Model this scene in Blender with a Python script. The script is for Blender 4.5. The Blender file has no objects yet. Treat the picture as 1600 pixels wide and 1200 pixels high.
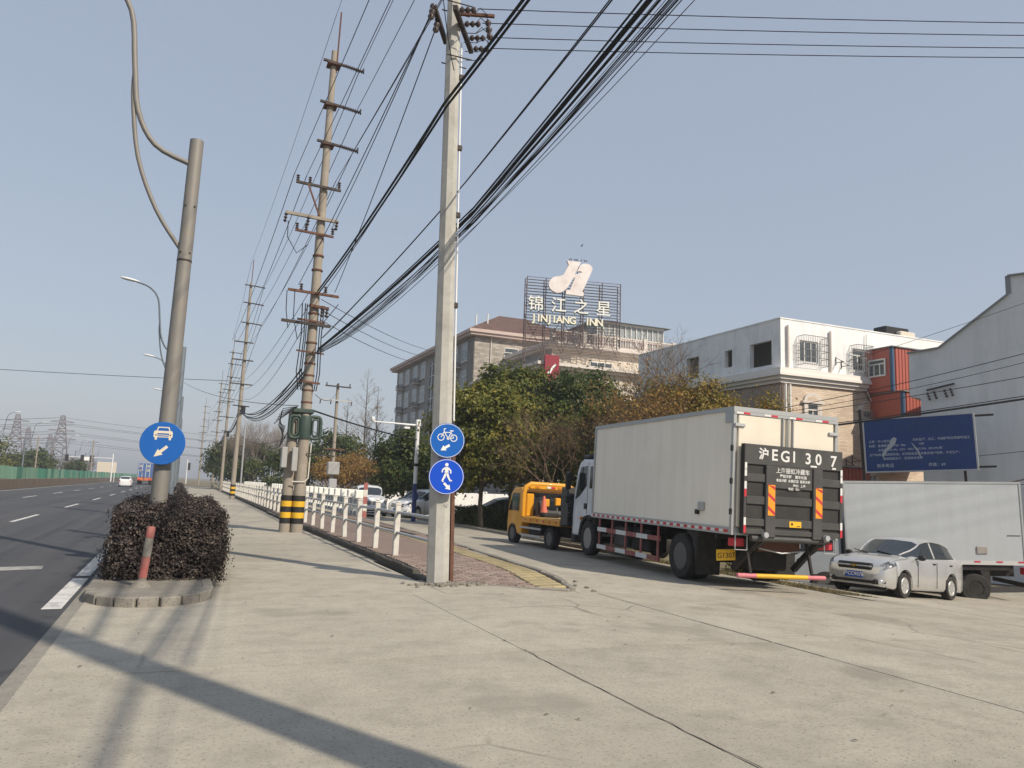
import bpy, bmesh, math, random
from mathutils import Vector, Matrix, Euler
random.seed(7)
R = math.radians
PI = math.pi
scene = bpy.context.scene
col = scene.collection

# ------------------------------------------------------------------ camera
EYE = Vector((0, 0, 1.65))
def camera():
    pitch, roll, yaw = R(7.735), R(2.0), R(23.02)
    f = Vector((0, math.cos(pitch), math.sin(pitch))); u = Vector((0, -math.sin(pitch), math.cos(pitch))); r = Vector((1, 0, 0))
    i = r * math.cos(roll) + u * math.sin(roll); j = -r * math.sin(roll) + u * math.cos(roll)
    m = Matrix.Rotation(-yaw, 3, 'Z')
    i, j, f = m @ i, m @ j, m @ f
    cd = bpy.data.cameras.new('camera'); cd.sensor_width = 36; cd.lens = 27.0; cd.clip_start = .05; cd.clip_end = 6000
    o = bpy.data.objects.new('camera', cd); col.objects.link(o)
    o.matrix_world = Matrix(((i.x, j.x, -f.x, EYE.x), (i.y, j.y, -f.y, EYE.y), (i.z, j.z, -f.z, EYE.z), (0, 0, 0, 1)))
    scene.camera = o
camera()

# ------------------------------------------------------------------ sky and sun
SUN_EL, SUN_AZ = R(40), math.atan2(.46, -.888)
def daylight():
    w = bpy.data.worlds.new('World'); scene.world = w; w.use_nodes = True
    nt = w.node_tree; nt.nodes.clear()
    out = nt.nodes.new('ShaderNodeOutputWorld'); bg = nt.nodes.new('ShaderNodeBackground')
    sky = nt.nodes.new('ShaderNodeTexSky'); sky.sky_type = 'NISHITA'; sky.sun_disc = False
    sky.sun_elevation = SUN_EL; sky.sun_rotation = SUN_AZ
    sky.altitude = 0; sky.air_density = 1.5; sky.dust_density = 1.0; sky.ozone_density = 1.0
    hs = nt.nodes.new('ShaderNodeHueSaturation'); hs.inputs['Saturation'].default_value = .70; hs.inputs['Value'].default_value = .384
    veil = nt.nodes.new('ShaderNodeMix'); veil.data_type = 'RGBA'; veil.blend_type = 'ADD'; veil.inputs[0].default_value = 1     # hazy day: an even pale veil over the whole sky
    veil.inputs[7].default_value = (2.50, 2.93, 3.76, 1); veil.clamp_result = False
    nt.links.new(sky.outputs[0], hs.inputs['Color']); nt.links.new(hs.outputs[0], veil.inputs[6]); nt.links.new(veil.outputs[2], bg.inputs[0])
    bg.inputs[1].default_value = .10
    nt.links.new(bg.outputs[0], out.inputs[0])
    sd = bpy.data.lights.new('sun', 'SUN'); sd.energy = 4.7; sd.angle = R(.6); sd.color = (1, .89, .74)
    so = bpy.data.objects.new('sun', sd); col.objects.link(so)
    d = Vector((-.46 * math.cos(SUN_EL), .888 * math.cos(SUN_EL), -math.sin(SUN_EL)))
    so.rotation_euler = d.to_track_quat('-Z', 'Y').to_euler(); so.location = (20, -30, 40)
daylight()
scene.view_settings.view_transform = 'Standard'; scene.view_settings.look = 'None'
scene.view_settings.exposure = 0.1; scene.view_settings.gamma = 1
scene.cycles.max_bounces = 6; scene.cycles.transparent_max_bounces = 12
scene.cycles.use_adaptive_sampling = True

# ------------------------------------------------------------------ mesh helpers
class MB:
    def __init__(s): s.v = []; s.f = []; s.m = []
    def add(s, vs, fs, mi=0, M=None):
        o = len(s.v)
        s.v += [tuple(M @ Vector(p)) if M else tuple(p) for p in vs]
        s.f += [tuple(a + o for a in f) for f in fs]; s.m += [mi] * len(fs); return s
    def box(s, x0, x1, y0, y1, z0, z1, mi=0, M=None):
        vs = [(x, y, z) for z in (z0, z1) for y in (y0, y1) for x in (x0, x1)]
        return s.add(vs, [(0, 2, 3, 1), (4, 5, 7, 6), (0, 1, 5, 4), (2, 6, 7, 3), (0, 4, 6, 2), (1, 3, 7, 5)], mi, M)
    def cbox(s, x0, x1, y0, y1, z0, z1, b=.02, mi=0, M=None):      # chamfered box
        b = min(b, (x1 - x0) * .45, (y1 - y0) * .45, (z1 - z0) * .45)
        bm = bmesh.new(); vs = [(x, y, z) for z in (z0, z1) for y in (y0, y1) for x in (x0, x1)]
        bv = [bm.verts.new(p) for p in vs]
        for f in [(0, 2, 3, 1), (4, 5, 7, 6), (0, 1, 5, 4), (2, 6, 7, 3), (0, 4, 6, 2), (1, 3, 7, 5)]: bm.faces.new([bv[k] for k in f])
        bmesh.ops.bevel(bm, geom=list(bm.edges), offset=b, segments=1, affect='EDGES', profile=.5)
        bm.verts.index_update(); bm.normal_update()
        s.add([v.co[:] for v in bm.verts], [[v.index for v in f.verts] for f in bm.faces], mi, M); bm.free(); return s
    def tube(s, pts, r, n=8, mi=0, cap=True, M=None):
        pts = [Vector(p) for p in pts]; rs = r if isinstance(r, (list, tuple)) else [r] * len(pts)
        vs = []; fs = []; up = None
        for k, p in enumerate(pts):
            d = (pts[min(k + 1, len(pts) - 1)] - pts[max(k - 1, 0)]).normalized()
            if up is None:
                a = Vector((0, 0, 1)) if abs(d.z) < .9 else Vector((1, 0, 0)); up = d.cross(a).normalized()
            up = (up - d * up.dot(d)).normalized(); w = d.cross(up)
            for q in range(n):
                a = 2 * PI * q / n; vs.append(p + (up * math.cos(a) + w * math.sin(a)) * rs[k])
        for k in range(len(pts) - 1):
            for q in range(n):
                a, b = k * n + q, k * n + (q + 1) % n; fs.append((a, b, b + n, a + n))
        if cap: fs.append(tuple(range(n - 1, -1, -1))); fs.append(tuple(range((len(pts) - 1) * n, len(pts) * n)))
        return s.add(vs, fs, mi, M)
    def lathe(s, prof, n=24, mi=0, M=None):                          # (r, z) about local z
        vs = []; fs = []
        for r_, z in prof:
            for q in range(n): vs.append((r_ * math.cos(2 * PI * q / n), r_ * math.sin(2 * PI * q / n), z))
        for k in range(len(prof) - 1):
            for q in range(n):
                a, b = k * n + q, k * n + (q + 1) % n; fs.append((a, b, b + n, a + n))
        if prof[0][0] > 1e-4: fs.append(tuple(range(n - 1, -1, -1)))
        if prof[-1][0] > 1e-4: fs.append(tuple(range((len(prof) - 1) * n, len(prof) * n)))
        return s.add(vs, fs, mi, M)
    def prism(s, poly, h0, h1, mi=0, M=None):                        # polygon in local xy, extruded in z
        n = len(poly)
        vs = [(x, y, h0) for x, y in poly] + [(x, y, h1) for x, y in poly]
        fs = [tuple(range(n - 1, -1, -1)), tuple(range(n, 2 * n))] + [(k, (k + 1) % n, n + (k + 1) % n, n + k) for k in range(n)]
        return s.add(vs, fs, mi, M)
    def bar(s, a, b, w, h, mi=0):                                    # square bar from a to b
        a, b = Vector(a), Vector(b); d = b - a; L = d.length; q = d.to_track_quat('Y', 'Z').to_matrix().to_4x4()
        return s.box(-w / 2, w / 2, 0, L, -h / 2, h / 2, mi, Matrix.Translation(a) @ q)
    def build(s, name, mats, parent=None, loc=None, rot=None, smooth=None):
        me = bpy.data.meshes.new(name); me.from_pydata(s.v, [], s.f)
        for m in (mats if isinstance(mats, (list, tuple)) else [mats]): me.materials.append(m)
        if max(s.m, default=0): me.polygons.foreach_set('material_index', s.m)
        bm = bmesh.new(); bm.from_mesh(me); bmesh.ops.recalc_face_normals(bm, faces=bm.faces); bm.to_mesh(me); bm.free()
        if smooth:
            me.shade_smooth(); me.set_sharp_from_angle(angle=R(smooth))
        return link(name, me, parent, loc, rot)
def link(name, me, parent=None, loc=None, rot=None):
    o = bpy.data.objects.new(name, me); col.objects.link(o)
    if parent: o.parent = parent
    if loc: o.location = loc
    if rot: o.rotation_euler = rot
    return o
def tag(o, label=None, cat=None, group=None, kind=None):
    if label: o['label'] = label
    if cat: o['category'] = cat
    if group: o['group'] = group
    if kind: o['kind'] = kind
    return o
def thing(name, label, cat, loc=(0, 0, 0), rot=(0, 0, 0), group=None):
    o = bpy.data.objects.new(name, None); col.objects.link(o); o.location = loc; o.rotation_euler = rot
    o.empty_display_size = .1
    return tag(o, label, cat, group)
def copy_tree(o, parent=None):
    c = o.copy(); col.objects.link(c); c.parent = parent
    for ch in list(o.children): copy_tree(ch, c)
    return c
def text_mesh(txt, size, depth=.01, align='CENTER', shear=0, space=1, bold=0):
    cu = bpy.data.curves.new('txt', 'FONT'); cu.body = txt; cu.size = size; cu.extrude = depth / 2; cu.align_x = align; cu.align_y = 'CENTER'
    cu.shear = shear; cu.space_character = space; cu.offset = bold; cu.resolution_u = 3
    o = bpy.data.objects.new('txt', cu); col.objects.link(o); dg = bpy.context.evaluated_depsgraph_get(); dg.update()
    me = bpy.data.meshes.new_from_object(o.evaluated_get(dg)); bpy.data.objects.remove(o); bpy.data.curves.remove(cu)
    return me
def text(name, txt, size, mat, parent, loc, rot, depth=.006, **k):
    me = text_mesh(txt, size, depth, **k); me.name = name; me.materials.clear(); me.materials.append(mat)
    return link(name, me, parent, loc, rot)

# ------------------------------------------------------------------ materials
class NT:
    def __init__(s, name):
        s.m = bpy.data.materials.new(name); s.m.use_nodes = True; s.t = s.m.node_tree
        s.b = s.t.nodes['Principled BSDF']; s.o = s.t.nodes['Material Output']
    def n(s, typ, **k):
        x = s.t.nodes.new('ShaderNode' + typ)
        for a, b in k.items(): setattr(x, a, b)
        return x
    def l(s, a, b): s.t.links.new(a, b)
    def coord(s, world=False):
        return s.n('NewGeometry').outputs['Position'] if world else s.n('TexCoord').outputs['Object']
    def noise(s, vec, scale, detail=4, rough=.6):
        x = s.n('TexNoise'); x.inputs['Scale'].default_value = scale; x.inputs['Detail'].default_value = detail; x.inputs['Roughness'].default_value = rough
        s.l(vec, x.inputs['Vector']); return x.outputs['Fac']
    def ramp(s, fac, stops, interp='LINEAR'):
        x = s.n('ValToRGB'); e = x.color_ramp.elements; x.color_ramp.interpolation = interp
        while len(e) < len(stops): e.new(.5)
        for k, (p, c) in enumerate(stops): e[k].position = p; e[k].color = (*c, 1) if len(c) == 3 else c
        s.l(fac, x.inputs[0]); return x.outputs[0]
    def mix(s, fac, a, b, mode='MIX'):
        x = s.n('Mix', data_type='RGBA', blend_type=mode)
        for k, v in ((0, fac), (6, a), (7, b)):
            if hasattr(v, 'is_output'): s.l(v, x.inputs[k])
            elif k == 0: x.inputs[0].default_value = v
            else: x.inputs[k].default_value = (*v, 1)
        return x.outputs[2]
    def bump(s, h, strength=.3, dist=.01):
        x = s.n('Bump'); x.inputs['Strength'].default_value = strength; x.inputs['Distance'].default_value = dist
        s.l(h, x.inputs['Height']); s.l(x.outputs[0], s.b.inputs['Normal'])
    def set(s, color=None, rough=None, metal=None, spec=None):
        for k, v in (('Base Color', color), ('Roughness', rough), ('Metallic', metal), ('Specular IOR Level', spec)):
            if v is None: continue
            if hasattr(v, 'is_output'): s.l(v, s.b.inputs[k])
            else: s.b.inputs[k].default_value = (*v, 1) if k == 'Base Color' else v
        return s.m
def sc(c, k): return tuple(max(0, min(1, x * k)) for x in c)
def mat(name, c, rough=.6, var=.18, scale=2.5, metal=0, spec=.4, bump=0, bscale=30, dirt=None, dscale=1.2, damt=.5, world=False, rnd=0):
    t = NT(name); v = t.coord(world)
    cc = t.mix(t.noise(v, scale), sc(c, 1 - var), sc(c, 1 + var)) if var else c
    if dirt:
        k = t.ramp(t.noise(v, dscale, 6, .7), [(.45, (0, 0, 0)), (.75, (damt,) * 3)]); cc = t.mix(k, cc, dirt)
    if rnd:
        oi = t.n('ObjectInfo'); k = t.ramp(oi.outputs['Random'], [(0, (1 - rnd,) * 3), (1, (1 + rnd,) * 3)]); cc = t.mix(1, cc, k, 'MULTIPLY')
    t.set(cc, rough, metal, spec)
    if bump: t.bump(t.noise(v, bscale), bump)
    return t.m
def leafmat(name, a, b, c3=None, trans=.35, clump=.9):
    t = NT(name); g = t.n('NewGeometry'); st = [(0, a), (1, b)] if c3 is None else [(0, a), (.6, b), (1, c3)]
    v = t.n('TexCoord').outputs['Object']; f = t.n('MapRange'); f.inputs[1].default_value = .36; f.inputs[2].default_value = .64; t.l(t.noise(v, clump, 3), f.inputs[0])
    q = t.n('Mix'); q.inputs[0].default_value = .55; t.l(g.outputs['Random Per Island'], q.inputs[2]); t.l(f.outputs[0], q.inputs[3])
    c = t.ramp(q.outputs[0], st); t.set(c, .5, 0, .35)
    tr = t.n('BsdfTranslucent'); t.l(c, tr.inputs[0]); mx = t.n('MixShader'); mx.inputs[0].default_value = trans
    t.l(t.b.outputs[0], mx.inputs[1]); t.l(tr.outputs[0], mx.inputs[2]); t.l(mx.outputs[0], t.o.inputs[0]); return t.m
def concrete(name, c, rnd=.06, scale=1.0):
    t = NT(name); v = t.coord(True)
    cc = t.mix(t.noise(v, .35 * scale, 5), sc(c, .80), sc(c, 1.14))
    cc = t.mix(t.ramp(t.noise(v, 2.3 * scale, 6, .7), [(.47, (0, 0, 0)), (.62, (.75,) * 3)]), cc, sc(c, .74))        # stains
    cc = t.mix(t.ramp(t.noise(v, .8 * scale, 4, .6), [(.50, (0, 0, 0)), (.62, (.6,) * 3)]), cc, sc(c, 1.14))         # dusty pale patches
    cc = t.mix(t.ramp(t.noise(v, 95, 3, .8), [(.57, (0, 0, 0)), (.68, (.9,) * 3)]), cc, sc(c, .36))                  # dark aggregate
    cc = t.mix(t.ramp(t.noise(v, 60, 2, .6), [(.62, (0, 0, 0)), (.72, (.5,) * 3)]), cc, sc(c, 1.25))                 # pale aggregate
    cc = t.mix(t.ramp(t.noise(v, 34, 4, .75), [(.57, (0, 0, 0)), (.62, (.9,) * 3)]), cc, sc(c, .42))                  # pits
    cc = t.mix(t.ramp(t.noise(v, 9, 5, .7), [(.42, (0, 0, 0)), (.65, (.4,) * 3)]), cc, sc(c, .80))
    st = t.n('Mapping'); st.inputs['Scale'].default_value = (.5, 7, 1); t.l(v, st.inputs['Vector'])
    cc = t.mix(t.ramp(t.noise(st.outputs[0], .8, 4), [(.5, (0, 0, 0)), (.7, (.25,) * 3)]), cc, sc(c, .70))           # tyre sweep
    cc = t.mix(t.ramp(t.noise(v, .55, 3, .5), [(.60, (0, 0, 0)), (.66, (.5,) * 3)]), cc, sc(c, .55))                  # old oil stains
    w1 = t.n('Mix', data_type='VECTOR'); w1.inputs[0].default_value = .16; nz = t.n('TexNoise'); nz.inputs['Scale'].default_value = 1.7; nz.inputs['Detail'].default_value = 5; t.l(v, nz.inputs['Vector']); t.l(v, w1.inputs[4]); t.l(nz.outputs['Color'], w1.inputs[5])
    vo = t.n('TexVoronoi', feature='DISTANCE_TO_EDGE'); vo.inputs['Scale'].default_value = .42; t.l(w1.outputs[1], vo.inputs['Vector'])
    ck = t.mix(1, t.ramp(vo.outputs['Distance'], [(.0, (1,) * 3), (.0035, (1,) * 3), (.006, (0, 0, 0))]), t.ramp(t.noise(v, .23, 2), [(.56, (0, 0, 0)), (.60, (.6,) * 3)]), 'MULTIPLY'); cc = t.mix(ck, cc, sc(c, .32))      # hairline cracks
    oi = t.n('ObjectInfo'); cc = t.mix(1, cc, t.ramp(oi.outputs['Random'], [(0, (1 - rnd,) * 3), (1, (1 + rnd,) * 3)]), 'MULTIPLY')
    t.set(cc, .85, 0, .25); t.bump(t.noise(v, 70, 5, .7), .35, .006); return t.m
def streaked(name, c, dirt, rough=.6, amt=.6, k=(2.2, 2.2, .12), var=.05, rib=0):
    t = NT(name); v = t.coord(); cc = t.mix(t.noise(v, .8), sc(c, 1 - var), sc(c, 1 + var)); m = t.n('Mapping'); m.inputs['Scale'].default_value = k; t.l(v, m.inputs['Vector'])
    cc = t.mix(t.ramp(t.noise(m.outputs[0], 1.6, 6, .7), [(.45, (0, 0, 0)), (.72, (amt,) * 3)]), cc, dirt)
    cc = t.mix(t.ramp(t.noise(v, 1.1, 5, .7), [(.5, (0, 0, 0)), (.75, (amt * .8,) * 3)]), cc, dirt)
    t.set(cc, rough, 0, .4)
    if rib:
        w = t.n('TexWave', bands_direction='Y'); w.inputs['Scale'].default_value = rib; t.l(v, w.inputs['Vector']); t.bump(w.outputs['Fac'], .12, .004)
    else: t.bump(t.noise(v, 14, 4), .12, .01)
    return t.m
def asphalt():
    t = NT('asphalt'); v = t.coord(True)
    c = t.mix(t.noise(v, .25, 5), (.052, .054, .060), (.086, .087, .093))
    c = t.mix(t.ramp(t.noise(v, 110, 3, .8), [(.55, (0, 0, 0)), (.70, (.7,) * 3)]), c, (.16, .155, .15))
    st = t.n('Mapping'); st.inputs['Scale'].default_value = (1.6, .03, 1); t.l(v, st.inputs['Vector'])
    c = t.mix(t.ramp(t.noise(st.outputs[0], 1, 4), [(.45, (0, 0, 0)), (.7, (.5,) * 3)]), c, (.038, .038, .042))
    s2 = t.n('Mapping'); s2.inputs['Scale'].default_value = (.9, .02, 1); s2.inputs['Location'].default_value = (3.7, 0, 0); t.l(v, s2.inputs['Vector'])
    c = t.mix(t.ramp(t.noise(s2.outputs[0], 1, 3), [(.5, (0, 0, 0)), (.68, (.55,) * 3)]), c, (.105, .103, .102))       # dusty lanes
    c = t.mix(t.ramp(t.noise(v, 1.3, 6, .75), [(.56, (0, 0, 0)), (.66, (.6,) * 3)]), c, (.030, .030, .033))            # patches
    t.set(c, .8, 0, .3); t.bump(t.noise(v, 120, 3, .8), .5, .006); return t.m
def bricks(name, a, b, mortar, w=.24, h=.065, axis='x', rough=.8):
    t = NT(name); v = t.coord(); mp = t.n('Mapping')
    mp.inputs['Rotation'].default_value = (R(90), 0, 0) if axis == 'x' else (R(90), 0, R(90))
    if axis == 'y': mp.inputs['Rotation'].default_value = (0, R(90), R(90))
    t.l(v, mp.inputs['Vector']); x = t.n('TexBrick'); t.l(mp.outputs[0], x.inputs['Vector'])
    x.inputs['Color1'].default_value = (*a, 1); x.inputs['Color2'].default_value = (*b, 1); x.inputs['Mortar'].default_value = (*mortar, 1)
    x.inputs['Scale'].default_value = 1; x.inputs['Brick Width'].default_value = w; x.inputs['Row Height'].default_value = h
    x.inputs['Mortar Size'].default_value = .008; x.inputs['Bias'].default_value = 0
    c = t.mix(t.ramp(t.noise(v, .8, 5), [(.4, (.75,) * 3), (.7, (1.1,) * 3)]), x.outputs[0], x.outputs[0])
    c = t.mix(1, x.outputs[0], t.ramp(t.noise(v, .9, 5), [(.35, (.78,) * 3), (.7, (1, 1, 1))]), 'MULTIPLY')
    t.set(c, rough); t.bump(x.outputs['Fac'], -.4, .01); return t.m
def glass(name, c=(.02, .025, .03), rough=.06):
    t = NT(name); v = t.coord(); t.set(t.mix(t.noise(v, 1.5), sc(c, .6), sc(c, 1.6)), rough, 0, .6); return t.m

MT = {}
def mk(k, *a, **b): MT[k] = mat(k, *a, **b); return MT[k]
CONC = (.40, .368, .305)
MT['slab'] = concrete('slab_concrete', CONC); MT['kerb'] = concrete('kerb_concrete', (.27, .25, .215), .12, 2)
MT['kerb_dark'] = concrete('kerb_dirty', (.10, .092, .08), .15, 2)
MT['asphalt'] = asphalt()
mk('soil', (.14, .11, .075), .95, .4, 1.2, bump=.6, bscale=12, world=True); mk('verge', (.17, .14, .085), .95, .35, .8, bump=.8, bscale=15, dirt=(.09, .085, .04), dscale=.7, damt=.8, world=True)
mk('joint', (.035, .032, .03), .95, .3, 8, world=True)
mk('paint_white', (.62, .61, .58), .7, .1, 4, dirt=(.17, .165, .16), dscale=4, damt=1, world=True)
mk('paint_worn', (.36, .35, .33), .8, .2, 4, dirt=(.10, .10, .10), dscale=5, damt=.9, world=True)
mk('paver_red', (.235, .175, .15), .9, .3, 6, bump=.3, dirt=(.22, .19, .16), dscale=1.5, damt=.7, world=True, rnd=.25)
mk('paver_yellow', (.42, .345, .19), .9, .2, 6, bump=.3, dirt=(.28, .23, .16), dscale=2, damt=.6, world=True, rnd=.12)
mk('rail_white', (.62, .60, .55), .6, .12, 6, dirt=(.30, .27, .22), dscale=5, damt=.6); mk('rail_grey', (.42, .43, .44), .5, .15, 5, metal=.2)
mk('parapet_white', (.80, .80, .74), .7, .08, 5); mk('parapet_grey', (.36, .36, .35), .8, .15, 4)
mk('pole_concrete', (.30, .265, .22), .9, .2, 3, bump=.3, bscale=40, dirt=(.19, .16, .13), dscale=2, damt=.6)
mk('pole_pale', (.42, .41, .375), .75, .14, 3, bump=.2, bscale=30, dirt=(.22, .20, .17), dscale=3.5, damt=.55)
mk('steel_dark', (.055, .045, .04), .7, .3, 8, metal=.3); mk('steel_rust', (.13, .062, .04), .85, .4, 9, dirt=(.06, .04, .035), dscale=5)
mk('galv', (.42, .43, .44), .5, .12, 6, metal=.4); mk('wire', (.013, .013, .016), .55, 0); mk('insulator', (.065, .048, .044), .25, .2, 4)
mk('black', (.014, .014, .015), .55, .2, 4); mk('rubber', (.022, .021, .020), .85, .25, 8, dirt=(.07, .063, .055), dscale=6, damt=.5)
mk('yellow', (.72, .42, .02), .55, .12, 3, dirt=(.35, .22, .05), dscale=4, damt=.5); mk('band_black', (.02, .02, .02), .6, .2, 4)
mk('sign_blue', (.012, .115, .42), .4, .06, 2); mk('sign_blue_mid', (.008, .115, .46), .35, .05, 2); mk('sign_blue_new', (.006, .075, .55), .35, .05, 2); mk('sign_white', (.80, .80, .78), .5, .05, 4); mk('sign_tan', (.72, .64, .50), .5, .1, 4)
mk('lamp_grey', (.21, .20, .185), .6, .14, 3, metal=.2, dirt=(.26, .22, .17), dscale=2.5, damt=.5); mk('lamp_blue', (.16, .19, .22), .5, .1, 3, metal=.2); mk('lamp_head', (.72, .73, .74), .4, .05, 3)
mk('green_box', (.04, .065, .055), .5, .15, 4); mk('box_grey', (.34, .34, .33), .6, .15, 4)
mk('red', (.48, .045, .04), .55, .12, 4); mk('red_faded', (.31, .095, .085), .75, .25, 5, dirt=(.35, .25, .2), dscale=6, damt=.6)
mk('blue_pole', (.02, .04, .16), .5, .1, 4); mk('white_pole', (.72, .73, .74), .45, .06, 4)
mk('fence_green', (.055, .23, .15), .6, .15, 1.5, rnd=.25); mk('fence_pale', (.17, .32, .215), .6, .12, 1.5, rnd=.15); mk('barrier', (.15, .115, .085), .9, .3, 1.0, dirt=(.06, .05, .04), dscale=.6)
mk('chrome', (.75, .75, .75), .18, 0, metal=1); mk('headlight', (.05, .055, .06), .05, .5, 11, spec=1, dirt=(.55, .57, .60), dscale=6, damt=.9); MT['glass'] = glass('car_glass'); MT['window_glass'] = glass('window_glass', (.06, .075, .085), .08)
mk('bark', (.085, .066, .05), .95, .35, 6, bump=.5, bscale=18); mk('twig', (.13, .088, .06), .95, .25, 3); mk('twig_grey', (.20, .165, .14), .95, .2, 3)
HAZE = 0.0008
# ------------------------------------------------------------------ ground
import numpy as np
def lerp_tab(tab, x):
    if x <= tab[0][0]: return tab[0][1]
    for (a, b), (c, d) in zip(tab, tab[1:]):
        if x <= c: return b + (d - b) * (x - a) / (c - a)
    return tab[-1][1]
GZ = [(5, 0), (8, -.09), (10.2, -.18), (12.7, -.30), (14.5, -.47), (16, -.62), (18.4, -.81), (22, -1.0), (30, -1.1)]
def gz(x, y=0): return lerp_tab(GZ, x)
def kx(y): return 4.08 + max(0, y - 30) * .012
def sheet(xs, ys, zf, mi=0, mb=None):
    mb = mb or MB(); n = len(xs)
    mb.add([(x, y, zf(x, y)) for y in ys for x in xs], [(j * n + i, j * n + i + 1, (j + 1) * n + i + 1, (j + 1) * n + i) for j in range(len(ys) - 1) for i in range(n - 1)], mi)
    return mb
def struct(o): return tag(o, kind='structure')
gx = [-3000, -600, -120, -40, -16] + [x for x, _ in GZ] + [45, 80, 200, 800, 3000]
struct(sheet(gx, [-800, -60, 0, 30, 80, 160, 300, 700, 1500, 4500], lambda x, y: gz(x) - .06).build('ground', MT['verge']))

# main road
RZ = -.02
road = struct(sheet([-14.4, -10, -5, -1.12], [-60, -10, 0, 20, 60, 140, 300, 700], lambda x, y: RZ).build('main_road', MT['asphalt']))
def paint(name, x0, x1, y0, y1, m='paint_white', sk=0):
    MB().add([(x0, y0, RZ + .005), (x1, y0, RZ + .005), (x1 + sk, y1, RZ + .005), (x0 + sk, y1, RZ + .005)], [(0, 1, 2, 3)]).build(name, MT[m], road)
for k in range(12):
    y = 30.2 + 13.2 * k - 13.2
    paint('lane_dash', -4.98 - .07, -4.98 + .08, y, y + 5.3)
    if k > 1: paint('lane_dash', -9.12 - .07, -9.12 + .08, y + 1.6, y + 6.9)
paint('edge_line', -1.42, -1.20, 11.15, 14.3); paint('edge_line', -1.42, -1.21, 14.65, 22.5); paint('edge_line', -1.44, -1.23, 23, 190); paint('edge_line', -13.5, -13.35, 20, 400)
MB().add([(-2.75, 15.45, RZ + .005), (-2.05, 15.7, RZ + .005), (-2.1, 16.25, RZ + .005), (-3.0, 16.0, RZ + .005)], [(0, 1, 2, 3)]).build('arrow_marking', MT['paint_worn'], road)
# gutter strip beside the asphalt
gut = struct(sheet([-1.14, -.98], [-60, 0, 10.9, 60, 190], lambda x, y: -.012).build('gutter_strip', MT['kerb']))

# concrete forecourt and paths, slab by slab
fore = struct(sheet([-1.12, 3, 8, 10.2, 12.7, 14.5, 16, 18.4, 22, 30, 40], [-20, 0, 12, 18], lambda x, y: gz(x) - .028).build('forecourt', MT['joint']))
def slab(x0, x1, y0, y1, g=.007):
    x0 += g; x1 -= g; y0 += g * 1.8; y1 -= g * 1.8
    xs = [x0] + [a for a, _ in GZ if x0 + .05 < a < x1 - .05] + [x1]
    dz = random.uniform(-.002, .002); n = len(xs)
    top = [(x, y0, gz(x) + dz) for x in xs] + [(x, y1, gz(x) + dz) for x in xs]
    bot = [(x, y, z - .05) for x, y, z in top]
    f = [(i, i + 1, n + i + 1, n + i) for i in range(n - 1)]
    o = 2 * n
    f += [(i, o + i, o + i + 1, i + 1) for i in range(n - 1)] + [(n + i, n + i + 1, o + n + i + 1, o + n + i) for i in range(n - 1)]
    f += [(0, n, o + n, o), (n - 1, o + n - 1, o + 2 * n - 1, 2 * n - 1)]
    MB().add(top + bot, f).build('slab', MT['slab'], fore)
xj = [-1.0, 3.42, 6.62, 9.9, 13.1, 16.4, 19.7, 23.5, 28, 34]
yj = [-14, -9.5, -5, -.9, 3.3, 7.42, 11.62]
for a, b in zip(xj, xj[1:]):
    for c, d in zip(yj, yj[1:]): slab(a, b, c, d)
slab(13.1, 14.5, 11.62, 12.7); slab(14.5, 16.4, 11.62, 16.4); slab(3.95, 6.3, 11.62, 13.3)
for a, b in zip(xj[5:], xj[6:]): slab(a, b, 11.62, 16.4)
y = 11.62
while y < 150:                                       # bicycle path
    d = min(5.0, 150 - y); slab(.54, kx(y + 2.5) if y > 14 else 3.95, y, y + d) if d > 1 else None; y += 5
for k in range(13):                                  # side road
    for a, b in ((6.3 if k < 1 else 7.3 if k < 2 else 7.9, 9.9), (9.9, 12.75)): slab(a, b, 11.62 + k * 5, 16.62 + k * 5)
struct(sheet([.5, 3, 5.6], [11.6, 60, 160], lambda x, y: -.03).build('path_base', MT['joint'])); struct(sheet([7, 8, 10.2, 12.78], [11.6, 76], lambda x, y: gz(x) - .03).build('side_road_base', MT['joint']))
# cracked edge and debris on the forecourt
def crack(pts, w=.012):
    mb = MB()
    for (a, b), (c, d) in zip(pts, pts[1:]):
        L = math.hypot(c - a, d - b); nx, ny = -(d - b) / L * w, (c - a) / L * w
        mb.add([(a - nx, b - ny, gz(a) + .006), (a + nx, b + ny, gz(a) + .006), (c + nx, d + ny, gz(c) + .006), (c - nx, d - ny, gz(c) + .006)], [(0, 1, 2, 3)])
    mb.build('crack', MT['joint'], fore)
crack([(3.42 + random.uniform(-.02, .02), 3.3 + .2 * k) for k in range(22)], .0045); crack([(6.62 + random.uniform(-.02, .02), 6.6 + .2 * k) for k in range(12)], .004)
lm = leafmat('litter_leaf', (.05, .03, .02), (.16, .10, .05))
lv = MB()
for k in range(70):
    x, y = random.uniform(-1, 12), random.uniform(3, 12); s_ = random.uniform(.008, .028); a = random.uniform(0, 6.3)
    c_, s2 = math.cos(a) * s_, math.sin(a) * s_; z = gz(x) + .008
    lv.add([(x - c_, y - s2, z), (x - s2 * .5, y + c_ * .5, z + .006), (x + c_, y + s2, z + .002), (x + s2 * .5, y - c_ * .5, z + .004)], [(0, 1, 2, 3)])
tag(lv.build('leaf_litter', lm), 'scattered tiny dry leaves and grit on the concrete forecourt', 'litter', kind='stuff')

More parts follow.
